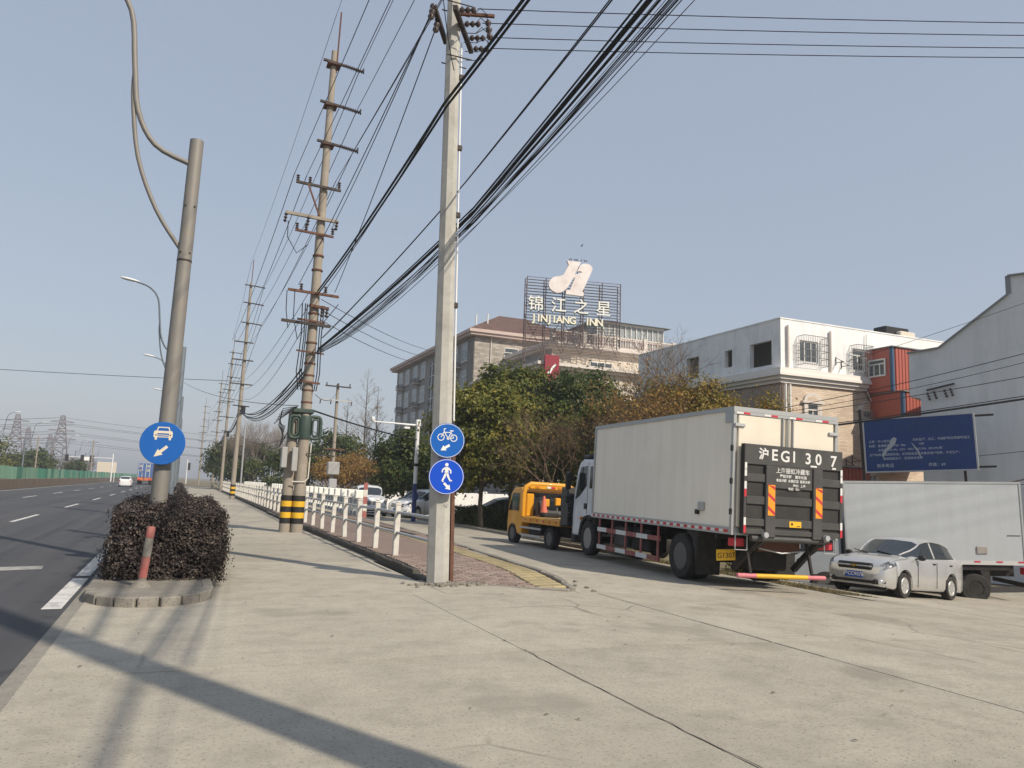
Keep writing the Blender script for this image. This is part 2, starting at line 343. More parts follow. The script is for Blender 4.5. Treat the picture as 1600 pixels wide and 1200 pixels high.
# ------------------------------------------------------------------ raised pavement with pavers, tactile strip, kerbs
def xr(y): return lerp_tab([(11.6, 6.30), (13, 6.62), (17.9, 7.07), (21.4, 7.40), (28, 7.85), (40, 8.2)], y)
def yfront(x): return 12.98 - (x - 4.1) * .56
def sw(x, y): 
    t = max(0, min(1, (y - yfront(x)) / 2.4)); t = t * t * (3 - 2 * t)
    return .012 + t * .125 * (1 - max(0, (x - 5.2)) * .25)
pave = struct(sheet([4.1 + .32 * k for k in range(10)] , [12 + .5 * k for k in range(57)], lambda x, y: (sw(x, y) - .03) if (y > yfront(x) and x < xr(y) - .05) else gz(x) - .06).build('pavement', MT['kerb']))
def strip(y): return lerp_tab([(11.5, 5.95), (13, 6.12), (16, 6.35), (20, 6.55), (26, 6.7), (60, 7.0)], y)
cells = []
def piece(mb, x0, x1, y0, y1, h=.05, top=None):
    z = [(top or sw)(x, y_) for x, y_ in ((x0, y0), (x1, y0), (x1, y1), (x0, y1))]; b = .008
    v = [(x0, y0, z[0] - h), (x1, y0, z[1] - h), (x1, y1, z[2] - h), (x0, y1, z[3] - h), (x0, y0, z[0] - b), (x1, y0, z[1] - b), (x1, y1, z[2] - b), (x0, y1, z[3] - b),
         (x0 + b, y0 + b, z[0]), (x1 - b, y0 + b, z[1]), (x1 - b, y1 - b, z[2]), (x0 + b, y1 - b, z[3])]
    mb.add(v, [(8, 9, 10, 11)] + [(k, (k + 1) % 4, 4 + (k + 1) % 4, 4 + k) for k in range(4)] + [(4 + k, 4 + (k + 1) % 4, 8 + (k + 1) % 4, 8 + k) for k in range(4)]); return mb
row = 0; y = 11.7
while y < 40:
    x = 4.24 + (.1 if row % 2 else 0)
    while x < 8:
        if x > 4.2 and y > yfront(x) + .02 and y > yfront(x + .2) and x + .2 < xr(y) - .16 and abs(x + .1 - strip(y)) > .36: cells.append((x, y))
        x += .205
    y += .105; row += 1
cells.sort(key=lambda c: c[0] ** 2 + c[1] ** 2)
for x, y in cells[:300]: piece(MB(), x, x + .198, y, y + .098, top=lambda a, b, j=random.uniform(-.004, .004): sw(a, b) + j).build('paver', MT['paver_red'], pave)
far = MB()
for x, y in cells[300:]:
    if y < 24: piece(far, x, x + .198, y, y + .098)
    elif round((x - 4.24) / .205) % 2 == 0: far.add([(x, y, sw(x, y)), (x + .405, y, sw(x + .4, y)), (x + .405, y + .1, sw(x + .4, y)), (x, y + .1, sw(x, y))], [(0, 1, 2, 3)])
tag(far.build('paver_field', MT['paver_red'], pave), kind='stuff')
y = 12.05
while y < 36:
    for s in (-1, 0):
        x = strip(y) + s * .26
        mb = piece(MB(), x, x + .252, y, y + .252, top=lambda a, b: sw(a, b) + .003)
        for q in range(4):                            # raised bars of the tactile slab
            xx = x + .035 + q * .052; z0 = sw(xx, y); z1 = sw(xx, y + .25)
            mb.add([(xx, y + .02, z0 + .002), (xx + .028, y + .02, z0 + .002), (xx + .028, y + .235, z1 + .002), (xx, y + .235, z1 + .002), (xx + .005, y + .03, z0 + .010), (xx + .023, y + .03, z0 + .010), (xx + .023, y + .225, z1 + .010), (xx + .005, y + .225, z1 + .010)], [(4, 5, 6, 7), (0, 1, 5, 4), (1, 2, 6, 5), (2, 3, 7, 6), (3, 0, 4, 7)])
        mb.build('tactile_slab', MT['paver_yellow'], pave)
    y += .26
def kerbrun(pts, w, top, mname, parent, name='kerb_stone', step=.75):
    for (a, b), (c, d) in zip(pts, pts[1:]):
        L = math.hypot(c - a, d - b); n = max(1, round(L / step))
        for k in range(n):
            p = Vector((a + (c - a) * k / n, b + (d - b) * k / n, 0)); q = Vector((a + (c - a) * (k + 1) / n, b + (d - b) * (k + 1) / n, 0))
            e = (q - p).normalized(); M_ = Matrix.Translation(p) @ Matrix(((e.x, -e.y, 0, 0), (e.y, e.x, 0, 0), (0, 0, 1, 0), (0, 0, 0, 1)))
            t = top((p.x + q.x) / 2, (p.y + q.y) / 2) + random.uniform(-.008, .008); l = (q - p).length
            MB().cbox(.004, l - .004, -w / 2 + random.uniform(-.006, .006), w / 2, t - .25, t, .015, M=M_).build(name, MT[mname], parent)
kerbrun([(4.12, 13.1), (4.14, 20), (4.14, 28)], .14, lambda x, y: .02 + .115 * min(1, (y - 12.9) / 1.5), 'kerb_dark', pave); kerbrun([(kx(y) + .06, y) for y in range(28, 125, 12)], .14, lambda x, y: .135, 'kerb_dark', pave, step=2)
kerbrun([(xr(y) - .06, y) for y in (11.9, 13, 15, 18, 21.4, 25, 28, 34, 40)], .13, lambda x, y: max(gz(x) + .03, sw(x, y) + .004), 'kerb', pave)
kerbrun([(4.35, 12.86), (6.2, 11.80)], .12, lambda x, y: .012, 'kerb', pave)
rub = MB()
for k in range(150):                                  # broken concrete crumbs round the pole foot and the kerb end
    t = random.random(); x, y = ((4.1 + random.gauss(.25, .35), 12.62 + random.gauss(0, .12)) if k < 90 else (xr(16) + random.gauss(-.25, .22), 11.8 + random.random() * 8))
    s_ = random.uniform(.012, .045); rub.cbox(-s_, s_, -s_ * .8, s_ * .7, -.01, s_ * .7, .006, M=Matrix.Translation((x, y, max(gz(x), 0 if x < 6 else gz(x)) + .006)) @ Matrix.Rotation(random.uniform(0, 6), 4, 'Z'))
tag(rub.build('rubble', MT['kerb']), 'crumbled concrete bits around the pale pole foot and pavement edge', 'rubble', kind='stuff')
struct(sheet([12.75, 12.9], [16.6, 75], lambda x, y: gz(x) - .01).build('verge_edge', MT['soil']))
vk = struct(MB().box(12.9, 13.0, 20, 75, -.5, -.16).build('verge_kerb_core', MT['kerb_dark'])); kerbrun([(12.83, 20.5), (12.83, 70)], .13, lambda x, y: gz(x) + .13, 'kerb', vk, step=1)

# dry grass on the verge
def blades(pts, h, name, m, label):
    mb = MB()
    for x, y in pts:
        a = random.uniform(0, 6.3); hh = h * random.uniform(.4, 1.2); c_, s_ = math.cos(a) * .012, math.sin(a) * .012; dx, dy = random.gauss(0, .05), random.gauss(0, .05); z = gz(x) - .06
        mb.add([(x - c_, y - s_, z), (x + c_, y + s_, z), (x + dx, y + dy, z + hh)], [(0, 1, 2)])
    return tag(mb.build(name, m), label, 'grass', kind='stuff')
blades([(random.uniform(12.95, 14.45), random.uniform(12.9, 36)) for _ in range(9000) ] , .13, 'verge_grass', leafmat('dry_grass', (.10, .09, .03), (.26, .20, .10)), 'thin dry grass on the earth verge behind the trucks')

# ------------------------------------------------------------------ foliage helpers
def leaf_mesh(name, pts, size, mat_, parent=None, flat=.0, rnd=None, nrm=None):
    r = np.random.RandomState(rnd if rnd is not None else random.randint(0, 9999)); P = np.asarray(pts, float); n = len(P)
    a = r.normal(size=(n, 3)); a /= np.linalg.norm(a, axis=1)[:, None]; b = r.normal(size=(n, 3)); b[:, 2] *= 1 - flat
    b -= a * (a * b).sum(1)[:, None]; b /= np.linalg.norm(b, axis=1)[:, None] + 1e-9
    if nrm is not None:
        N = np.asarray(nrm, float) + r.normal(size=(n, 3)) * .45; N /= np.linalg.norm(N, axis=1)[:, None] + 1e-9
        a = a - N * (a * N).sum(1)[:, None]; a /= np.linalg.norm(a, axis=1)[:, None] + 1e-9; b = np.cross(N, a)
    s = size * r.uniform(.55, 1.35, size=(n, 1)); w = s * .36; nrm = np.cross(a, b) * s * .18
    V = np.stack([P - a * s * .5, P + b * w + nrm, P + a * s * .5, P - b * w + nrm], 1).reshape(-1, 3)
    me = bpy.data.meshes.new(name); me.from_pydata(V.tolist(), [], np.arange(4 * n).reshape(-1, 4).tolist()); me.materials.append(mat_)
    return link(name, me, parent)
def clumps(center, rad, n_cl, per, spread, seed, low=-.75):
    r = np.random.RandomState(seed); out = []; nr = []
    c = np.array(center); rad = np.array(rad)
    for k in range(n_cl):
        while True:
            d = r.normal(size=3); d /= np.linalg.norm(d)
            if d[2] > low: break
        q = c + d * rad * r.uniform(.45, 1.0) ** .6 * r.uniform(.82, 1.12)
        m = int(per * r.uniform(.5, 1.4)); o = r.normal(size=(m, 3)) * spread * r.uniform(.6, 1.3); o[:, 2] *= .75
        out.append(q + o); nr.append(o / (np.linalg.norm(o, axis=1)[:, None] + 1e-6) * .9 + d * .5 + np.array((0, 0, .35)))
    return np.concatenate(out), np.concatenate(nr)
def limbs(mb, base, top, r0, targets, n=6):
    base, top = Vector(base), Vector(top)
    mid = [base.lerp(top, t) + Vector((random.gauss(0, .05), random.gauss(0, .05), 0)) * (t > 0) for t in (0, .25, .5, .75, 1)]
    mb.tube(mid, [r0 * (1 - .7 * t) for t in (0, .25, .5, .75, 1)], n)
    for tg in targets:
        t = random.uniform(.35, .9); s = base.lerp(top, t); tg = Vector(tg); m = s.lerp(tg, .5) + Vector((0, 0, .12 * (tg - s).length))
        mb.tube([s, m, tg], [r0 * (.55 - .35 * t), r0 * .22, r0 * .06], 5)
def leafy_tree(name, label, base, h, rad, m, n_cl=60, per=130, spread=.42, size=.17, seed=1, trunk_r=.13, group=None, cz=None, low=-.75):
    t = thing(name, label, 'tree', base, group=group); cz = cz or h - rad[2]
    P, NR = clumps((0, 0, cz), rad, n_cl, per, spread, seed, low)
    random.seed(seed); tr = MB(); sel = [P[random.randrange(len(P))] * np.array((.8, .8, 1)) for _ in range(14)]
    limbs(tr, (0, 0, -.15), (0, 0, cz + rad[2] * .4), trunk_r, sel); tr.build('trunk', MT['bark'], t, smooth=60)
    tag(leaf_mesh('crown', P, size, m, t, .2, seed, NR), kind='stuff'); return t
def bare(mb, p, d, L, r, lev, spread, up, n=3):
    q = p; pts = [p]; dd = d.copy()
    for k in range(3):
        dd = (dd + Vector((random.gauss(0, .10), random.gauss(0, .10), random.gauss(0, .06) + up * .06))).normalized(); q = q + dd * L / 3; pts.append(q)
    mb.tube(pts, [r, r * .85, r * .7, r * .5], n, cap=False)
    if lev == 0: return
    for k in range(random.choice((3, 4))):
        t = random.uniform(.35, 1.0); s = pts[0].lerp(pts[-1], t) if t < 1 else pts[-1]; s = pts[min(3, int(t * 3) + 1)]
        nd = (dd + Vector((random.gauss(0, spread), random.gauss(0, spread), random.gauss(0, spread * .6) + up * .25))).normalized()
        bare(mb, s, nd, L * random.uniform(.55, .78), r * .55, lev - 1, spread, up, n)
def bare_tree(name, label, base, h, m='twig', lev=5, spread=.6, up=.5, stems=1, r=.09, seed=1, lean=.3, leaf=None, group=None, tall=False, leaf_n=0, leaf_size=.10):
    random.seed(seed); t = thing(name, label, 'tree', base, group=group); tr, cr = MB(), MB()
    if tall:
        tr.tube([(0, 0, -.1), (0, 0, h * .5), (0, 0, h)], [r, r * .6, r * .08], 6)
        k = .12
        while k < .97:
            a = random.uniform(0, 6.3); L = h * .21 * (1 - k) ** .8 + .3
            bare(cr, Vector((0, 0, h * k)), Vector((math.cos(a), math.sin(a), .75)).normalized(), L * .7, r * .35 * (1 - k) + .012, 2, .4, .5); k += .018
    else:
        for s in range(stems):
            a = random.uniform(0, 6.3); d = Vector((math.cos(a) * lean, math.sin(a) * lean, 1)).normalized(); p = Vector((random.gauss(0, .08), random.gauss(0, .08), -.1))
            th = h * .25; tr.tube([p, p + d * th * .5, p + d * th], [r, r * .85, r * .75], 6)
            for q in range(3): bare(cr, p + d * th * random.uniform(.8, 1), (d + Vector((random.gauss(0, spread * .7), random.gauss(0, spread * .7), .2))).normalized(), h * .27, r * .6, lev - 1, spread, up)
    tr.build('trunk', MT['bark'], t, smooth=60); c = tag(cr.build('crown', MT[m], t), kind='stuff')
    if leaf:
        P = np.array(cr.v)[np.random.RandomState(seed).randint(0, len(cr.v), leaf_n)] + np.random.RandomState(seed + 1).normal(size=(leaf_n, 3)) * .08
        tag(leaf_mesh('dry_leaves', P, leaf_size, leaf, t, 0, seed), kind='stuff')
    return t

# ------------------------------------------------------------------ hedge island in the median
LM_PURPLE = leafmat('purple_leaf', (.020, .017, .016), (.062, .048, .043), (.18, .145, .115), .2, 4)
LM_WEED = leafmat('weed_leaf', (.10, .14, .03), (.26, .28, .08))
isl = struct(MB().prism([(-.93, 150), (-.93, 11.9)] + [(-.23 - .70 * math.cos(a), 11.9 - .80 * math.sin(a)) for a in [PI * k / 14 for k in range(1, 14)]] + [(.47, 11.9), (.47, 150)], -.1, .105).build('median_island', MT['soil']))
arc = [(-.23 - .73 * math.cos(PI * k / 9), 11.9 - .86 * math.sin(PI * k / 9)) for k in range(10)]
kerbrun(arc, .15, lambda x, y: .125, 'kerb', isl, step=.5); kerbrun([(-.96, 11.9), (-.96, 60)], .15, lambda x, y: .125, 'kerb', isl, step=1); kerbrun([(.50, 11.9), (.50, 60)], .15, lambda x, y: .125, 'kerb', isl, step=1)
MB().prism([(-.90, 13.3), (-.90, 11.9)] + [(-.23 - .67 * math.cos(a), 11.9 - .78 * math.sin(a)) for a in [PI * k / 14 for k in range(1, 14)]] + [(.44, 11.9), (.44, 13.3)], -.05, .121).build('island_apron', MT['kerb'], isl)
def hedge(name, label, x0, x1, y0, y1, z0, z1, n, size, m, seed, core=(.010, .008, .008), inset=.10):
    t = thing(name, label, 'hedge', ((x0 + x1) / 2, y0, z0)); t_ = t.location
    r = np.random.RandomState(seed); hx, hy, hz = (x1 - x0) / 2, (y1 - y0) / 2, (z1 - z0)
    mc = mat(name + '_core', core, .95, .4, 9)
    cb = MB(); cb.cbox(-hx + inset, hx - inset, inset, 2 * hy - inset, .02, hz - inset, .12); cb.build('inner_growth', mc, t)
    # superellipsoid-like shell sampled by area, with depth jitter and shoots
    P = []; NR = []
    ar = [2 * hx * hz * 1.5, 2 * hy * hz, 2 * hy * hz, 2 * hx * 2 * hy]; pr = np.array(ar) / sum(ar)
    for k in range(n):
        f = r.choice(4, p=pr); u, v = r.uniform(-1, 1, 2)
        if f == 0: q = np.array((u * hx, -hy, (v + 1) / 2 * hz))
        elif f == 1: q = np.array((-hx, u * hy, (v + 1) / 2 * hz))
        elif f == 2: q = np.array((hx, u * hy, (v + 1) / 2 * hz))
        else: q = np.array((u * hx, v * hy, hz))
        b = .09 * math.sin(q[0] * 5 + q[1] * 2.3 + seed) * math.sin(q[2] * 5 + q[1] * 3) + r.normal() * .035 - abs(r.normal()) * .03
        cx, cy = abs(q[0]) / hx, abs(q[1]) / hy; edge = max(0, cx - .8) * max(0, q[2] / hz - .7) * 2.2 + max(0, cy - (1 - .25 / hy)) * max(0, cx - .75) * 3
        dirn = np.array((q[0] / hx if f in (1, 2) else 0, -1 if f == 0 else 0, 1 if f == 3 else 0)); q = q + dirn * b
        q[0] *= 1 - edge * .04; q[2] *= 1 - edge * .05
        if f == 0: q[1] += .25 * max(0, cx - .6) ** 2 * 2
        if r.uniform() < .03: q = q + dirn * r.uniform(.02, .12)
        P.append((q[0], q[1] + hy, q[2])); NR.append(dirn * .8 + np.array((0, 0, .3)) + np.array((math.sin(q[0] * 21 + q[2] * 13), math.sin(q[1] * 19), math.sin(q[2] * 23 + q[0] * 9))) * .45)
    tag(leaf_mesh('foliage', P, size, m, t, 0, seed, NR), kind='stuff'); return t
hedge('clipped_hedge', 'dense dark purple clipped hedge behind the leaning red and white bollard', -.86, .72, 12.75, 19.5, .08, 1.13, 46000, .042, LM_PURPLE, 3)
hedge('clipped_hedge', 'low purple hedge block further along the median past the first lamp post', -.7, .5, 24, 38, .1, .80, 9000, .09, LM_PURPLE, 4)
hedge('weed_patch', 'light green weeds growing over the median between the purple hedges', -.1, .62, 20, 26, .1, .70, 3500, .11, LM_WEED, 5, (.05, .06, .02))
hedge('clipped_hedge', 'farthest purple hedge strip running along the median into the distance', -.7, .45, 42, 120, .1, .75, 9000, .16, LM_PURPLE, 6)
b = thing('bollard', 'short faded red and white striped bollard leaning before the purple hedge', 'bollard', (-.36, 12.05, .12), (R(3), R(4.5), 0))
for k, mm in enumerate(('kerb', 'red_faded', 'kerb', 'red_faded')):
    z0, z1 = ((0, .13), (.13, .42), (.42, .68), (.68, .83))[k]
    MB().lathe([(.055, z0), (.055, z1 - .004 if k < 3 else z1 - .02)] + ([(.044, z1)] if k == 3 else []), 16).build('stripe', MT[mm], b, smooth=40)
MB().lathe([(.17, -.03), (.13, .02), (.075, .07), (.06, .09)], 16).build('mortar_collar', MT['kerb'], b, smooth=60)

# ------------------------------------------------------------------ railings
rl = thing('railing', 'long white post and double rail railing along the kerbed bicycle path', 'railing', (0, 0, 0))
pm = MB().cbox(-.06, .06, -.05, .05, 0, 1.08, .012).cbox(-.068, .068, -.058, .058, 1.08, 1.12, .015).cbox(-.045, .045, -.035, .035, 1.12, 1.17, .02)
pme = pm.build('post', MT['rail_white'], rl).data; first = True
y = 16.5; ys = []
while y < 128: ys.append(y); y += 1.87
for k, y in enumerate(ys):
    o = rl.children[0] if k == 0 else link('post', pme, rl)
    o.location = (kx(y) + .34 + random.uniform(-.01, .01), y, .12); o.rotation_euler = (R(random.uniform(-1, 1)), R(random.uniform(-1.5, 1.5)), 0)
rp = [13.6] + ys
for z in (.50, .93): MB().tube([(kx(y) + .34, y, .12 + z) for y in rp], .032, 8).build('rail', MT['rail_grey'], rl, smooth=60)
pp = thing('bridge_parapet', 'white capped concrete bridge parapet beyond the white railing', 'parapet', (0, 0, 0))
cap = MB().cbox(-.25, .25, .12, .50, .94, 1.36, .03).build('cap_block', MT['parapet_white'], pp); pan = MB().box(-.06, .06, 0, 1.9, .1, .3).box(-.09, .09, 0, 1.9, .70, .92).build('panel', MT['parapet_grey'], pp); bal = MB().cbox(-.1, .1, -.09, .09, .08, .92, .02).build('baluster', MT['parapet_white'], pp)
for k in range(52):
    y = 38 + k * 1.9; x = 8.3 + k * .012
    for src, dy in ((cap, 0), (pan, 0), (bal, .45), (bal, 1.4)):
        o = src if k == 0 and dy != 1.4 else link(src.name.split('.')[0], src.data, pp)
        o.location = (x, y + dy, -.05)
def striped_post(loc, label):
    t = thing('warning_post', label, 'post', loc)
    for k in range(5): MB().cbox(-.10, .10, -.02, .02, .10 + k * .34, .44 + k * .34 - .003, .004).build('stripe', MT['rail_white' if k % 2 else 'red_faded'], t)
    MB().tube([(0, .05, -.1), (0, .05, 2.3)], .03, 8).build('stem', MT['steel_dark'], t); return t
striped_post((8.35, 37.3, -.12), 'red and white banded warning post at the end of the parapet')

# ------------------------------------------------------------------ barrier and green fence across the main road
bw = thing('barrier_wall', 'low brown concrete wall along the far side of the main road', 'wall', (-14.6, 20, -.05))
for k in range(46): MB().cbox(-.2, .15, k * 8 + .01, k * 8 + 7.99, 0, .95, .03).build('wall_block', MT['barrier'], bw)
gf = thing('panel_fence', 'long green two tone panel fence on the low brown wall', 'fence', (-14.75, 20, .9))
pg = None
for k in range(150):
    y = k * 2.4
    if pg is None:
        mb = MB()
        for q in range(8): mb.box(-.02 - .015 * (q % 2), .02, q * .298, q * .298 + .296, 0, 1.18)
        pg = [mb.build('panel', MT['fence_green'], gf), mb.build('panel', MT['fence_pale'], gf)]; pg[1].location = (0, 2.4, 0)
    if k > 1: link('panel', pg[0 if random.random() < .45 else 1].data, gf, (random.uniform(-.05, .05), y, random.uniform(-.05, .05)))
# ------------------------------------------------------------------ lamp posts
def lamp_post(label, loc, mname='lamp_grey', flip=1, group=None, detail=True):
    t = thing('lamp_post', label, 'lamp post', loc, group=group)
    MB().lathe([(.155, -.1), (.150, 1.2), (.135, 5.6), (.130, 8.30)], 20).build('pole', MT[mname], t, smooth=50)
    if detail:
        MB().lathe([(.139, 5.78), (.139, 5.82)], 20).build('joint_ring', MT['steel_dark'], t)
        for z in (5.95, 6.9):
            for a in (-2.2, -.9): MB().lathe([(.018, 0), (.018, .02)], 8, M=Matrix.Translation((.13 * math.cos(a), .13 * math.sin(a), z)) @ Matrix.Rotation(a + PI / 2, 4, 'Z') @ Matrix.Rotation(R(90), 4, 'X')).build('bolt', MT['steel_dark'], t)
    f = flip
    up = [(-.10, 7.80), (-.45, 7.90), (-.74, 8.05), (-.96, 8.33), (-1.11, 8.68), (-1.20, 9.1), (-1.26, 9.6), (-1.34, 10.2), (-1.43, 10.7), (-1.60, 11.0), (-1.88, 11.24), (-2.20, 11.38), (-2.50, 11.44)]
    lo = [(-.10, 6.05), (-.35, 6.35), (-.60, 6.76), (-.82, 7.2), (-1.02, 7.75), (-1.15, 8.35), (-1.22, 8.9), (-1.25, 9.5)]
    n = 12 if detail else 6
    def spline(p, m=4):
        o = []
        for k in range(len(p) - 1):
            a, b_, c_, d = p[max(k - 1, 0)], p[k], p[k + 1], p[min(k + 2, len(p) - 1)]
            for q in range(m):
                t_ = q / m; o.append(tuple(.5 * (2 * b_[i] + (c_[i] - a[i]) * t_ + (2 * a[i] - 5 * b_[i] + 4 * c_[i] - d[i]) * t_ * t_ + (3 * b_[i] - a[i] - 3 * c_[i] + d[i]) * t_ ** 3) for i in (0, 1)))
        return o + [p[-1]]
    up, lo = spline(up[::2] if len(up) % 2 else up), spline(lo[:-1:2] + lo[-1:])
    MB().tube([(f * x, 0, z) for x, z in up], [.052 - .010 * max(0, k / (len(up) - 1) - .6) / .4 for k in range(len(up))], n).build('arm', MT[mname], t, smooth=60)
    MB().tube([(f * x, .03, z) for x, z in lo], .042, n).build('brace', MT[mname], t, smooth=60)
    hd = MB().lathe([(.02, 0), (.10, .06), (.16, .3), (.17, .6), (.12, .85), (.02, .95)], 14, M=Matrix.Translation((f * -2.35, 0, 11.45)) @ Matrix.Rotation(R(-82 * f), 4, 'Y') @ Matrix.Diagonal((.45, 1, 1, 1)))
    hd.build('lamp_head', MT['lamp_head'], t, smooth=60)
    return t
L1 = lamp_post('brown grey lamp post with twin curved arms rising from the purple hedge', (-.33, 16.05, .05)); L1.rotation_euler = (0, R(.6), 0)
far_label = 'blue grey curved arm lamp post further along the hedged median'
L2 = lamp_post(far_label, (-.35, 43, .05), 'lamp_blue', group='lamp posts along the median', detail=False)
for k in range(1, 7): c = copy_tree(L2); c.location = (-.35 + .01 * k, 43 + 27 * k, .05)
L3 = lamp_post('pale lamp post reaching over the road from behind the green fence', (-28.6, 124, 0), 'lamp_blue', -1, 'lamp posts beyond the green fence', False)
for k in range(1, 8): c = copy_tree(L3); c.location = (-28.6, 124 + 27 * k, 0)

# ------------------------------------------------------------------ round blue signs
def disc_sign(name, label, loc, r, blue, rz, rim='sign_white', parts=None):
    t = thing(name, label, 'sign', loc, (0, 0, rz))
    Mx = Matrix.Rotation(R(90), 4, 'X')
    MB().lathe([(r * .98, -.012), (r, -.006), (r, .006), (r * .985, .010)], 48, M=Mx).build('plate', MT[blue], t, smooth=30)
    if rim:
        mb = MB(); n = 64
        for k in range(n):
            a, b_ = 2 * PI * k / n, 2 * PI * (k + 1) / n
            mb.add([(r * .945 * math.cos(a), -.0125, r * .945 * math.sin(a)), (r * .97 * math.cos(a), -.0125, r * .97 * math.sin(a)), (r * .97 * math.cos(b_), -.0125, r * .97 * math.sin(b_)), (r * .945 * math.cos(b_), -.0125, r * .945 * math.sin(b_))], [(0, 1, 2, 3)])
        mb.build('border', MT[rim], t)
    for z in (-.12, .12): MB().box(-.14, .14, .01, .07, z - .02, z + .02).build('bracket', MT['galv'], t)
    return t
def flat(t, name, polys, m, y=-.0135):                 # flat print pieces on a sign face (x, z)
    mb = MB()
    for p in polys: mb.add([(x, y, z) for x, z in p], [tuple(range(len(p)))])
    return mb.build(name, MT[m], t)
def arrow(cx, cz, ang, L, w):
    c_, s_ = math.cos(ang), math.sin(ang)
    pts = [(-L / 2, -w / 2), (L * .02, -w / 2), (L * .02, -w * 1.25), (L / 2, 0), (L * .02, w * 1.25), (L * .02, w / 2), (-L / 2, w / 2)]
    return [(cx + x * c_ - z * s_, cz + x * s_ + z * c_) for x, z in pts]
def ring(cx, cz, r0, r1, n=28, a0=0, a1=2 * PI, sx=1):
    out = []
    for k in range(n):
        a, b_ = a0 + (a1 - a0) * k / n, a0 + (a1 - a0) * (k + 1) / n
        out.append([(cx + sx * r0 * math.cos(a), cz + r0 * math.sin(a)), (cx + sx * r1 * math.cos(a), cz + r1 * math.sin(a)), (cx + sx * r1 * math.cos(b_), cz + r1 * math.sin(b_)), (cx + sx * r0 * math.cos(b_), cz + r0 * math.sin(b_))])
    return out
def line(a, b, w):
    dx, dz = b[0] - a[0], b[1] - a[1]; L = math.hypot(dx, dz); nx, nz = -dz / L * w / 2, dx / L * w / 2
    return [(a[0] - nx, a[1] - nz), (a[0] + nx, a[1] + nz), (b[0] + nx, b[1] + nz), (b[0] - nx, b[1] - nz)]
# motor vehicle lane sign on the lamp post
S1 = disc_sign('lane_sign', 'blue disc with white car symbol and arrow on the brown lamp post', (-.34, 15.80, 2.26), .40, 'sign_blue', R(-10), None)
z0 = .13
flat(S1, 'car_symbol', [[(-.12, z0 + .10), (-.10, z0 + .175), (.10, z0 + .175), (.12, z0 + .10), (.10, z0 + .10), (.083, z0 + .155), (-.083, z0 + .155), (-.10, z0 + .10)],
    [(-.165, z0 + .075), (-.15, z0 + .10), (.15, z0 + .10), (.165, z0 + .075), (.165, z0 + .055), (-.165, z0 + .055)],
    [(-.165, z0 + .055), (-.105, z0 + .055), (-.09, z0 - .02), (-.165, z0 - .02)], [(.105, z0 + .055), (.165, z0 + .055), (.165, z0 - .02), (.09, z0 - .02)],
    [(-.09, z0 + .028), (.09, z0 + .028), (.09, z0 + .014), (-.09, z0 + .014)], [(-.10, z0 - .005), (.10, z0 - .005), (.10, z0 - .022), (-.10, z0 - .022)],
    [(-.145, z0 - .02), (-.10, z0 - .02), (-.105, z0 - .07), (-.14, z0 - .07)], [(.10, z0 - .02), (.145, z0 - .02), (.14, z0 - .07), (.105, z0 - .07)]], 'sign_tan')
flat(S1, 'headlamp_dots', ring(-.125, z0 + .02, 0, .014, 10) + ring(.125, z0 + .02, 0, .014, 10), 'black', -.0142)
flat(S1, 'arrow', [arrow(-.02, -.155, R(222), .30, .055)], 'sign_tan')
# cycle and pedestrian signs on the pale pole
S2 = disc_sign('cycle_sign', 'blue disc with white bicycle and arrow, upper sign on the pale pole', (4.20, 12.66, 2.43), .300, 'sign_blue_mid', R(-16))
zc = .055; wl, wr = (-.11, zc), (.11, zc - .01)
flat(S2, 'bicycle_symbol', ring(*wl, .048, .062) + ring(*wr, .048, .062) + [line(wl, (-.055, zc + .10), .014), line((-.055, zc + .10), (-.065, zc + .145), .014), line((-.065, zc + .145), (-.03, zc + .15), .016),
    line((-.055, zc + .085), (.065, zc + .085), .014), line((-.055, zc + .085), (.015, zc - .015), .014), line((.015, zc - .015), (.07, zc + .11), .014), line((.06, zc + .085), wr, .012), line((.015, zc - .015), wr, .012), line((.04, zc + .115), (.10, zc + .115), .018)] + ring(.015, zc - .015, .010, .026, 16), 'sign_white')
flat(S2, 'arrow', [arrow(-.03, -.125, R(212), .18, .042)], 'sign_white')
S3 = disc_sign('pedestrian_sign', 'bright blue disc with white walking figure, lower sign on the pale pole', (4.21, 12.65, 1.81), .303, 'sign_blue_new', R(-16))
flat(S3, 'walker_symbol', ring(.0, .205, 0, .030, 16) + [[(-.028, .165), (.028, .165), (.035, .05), (-.03, .05)], line((.02, .155), (.075, .10), .026), line((.075, .10), (.07, .055), .022), line((-.02, .155), (-.07, .115), .026), line((-.07, .115), (-.075, .07), .022),
    line((-.005, .07), (-.04, -.02), .036), line((-.04, -.02), (-.07, -.075), .030), line((.01, .07), (.035, -.01), .036), line((.035, -.01), (.075, -.075), .030), line((.07, -.072), (.10, -.062), .02), line((-.07, -.078), (-.045, -.085), .02)], 'sign_white')
flat(S3, 'arrow', [arrow(.02, -.165, R(-45), .16, .042)], 'sign_white')

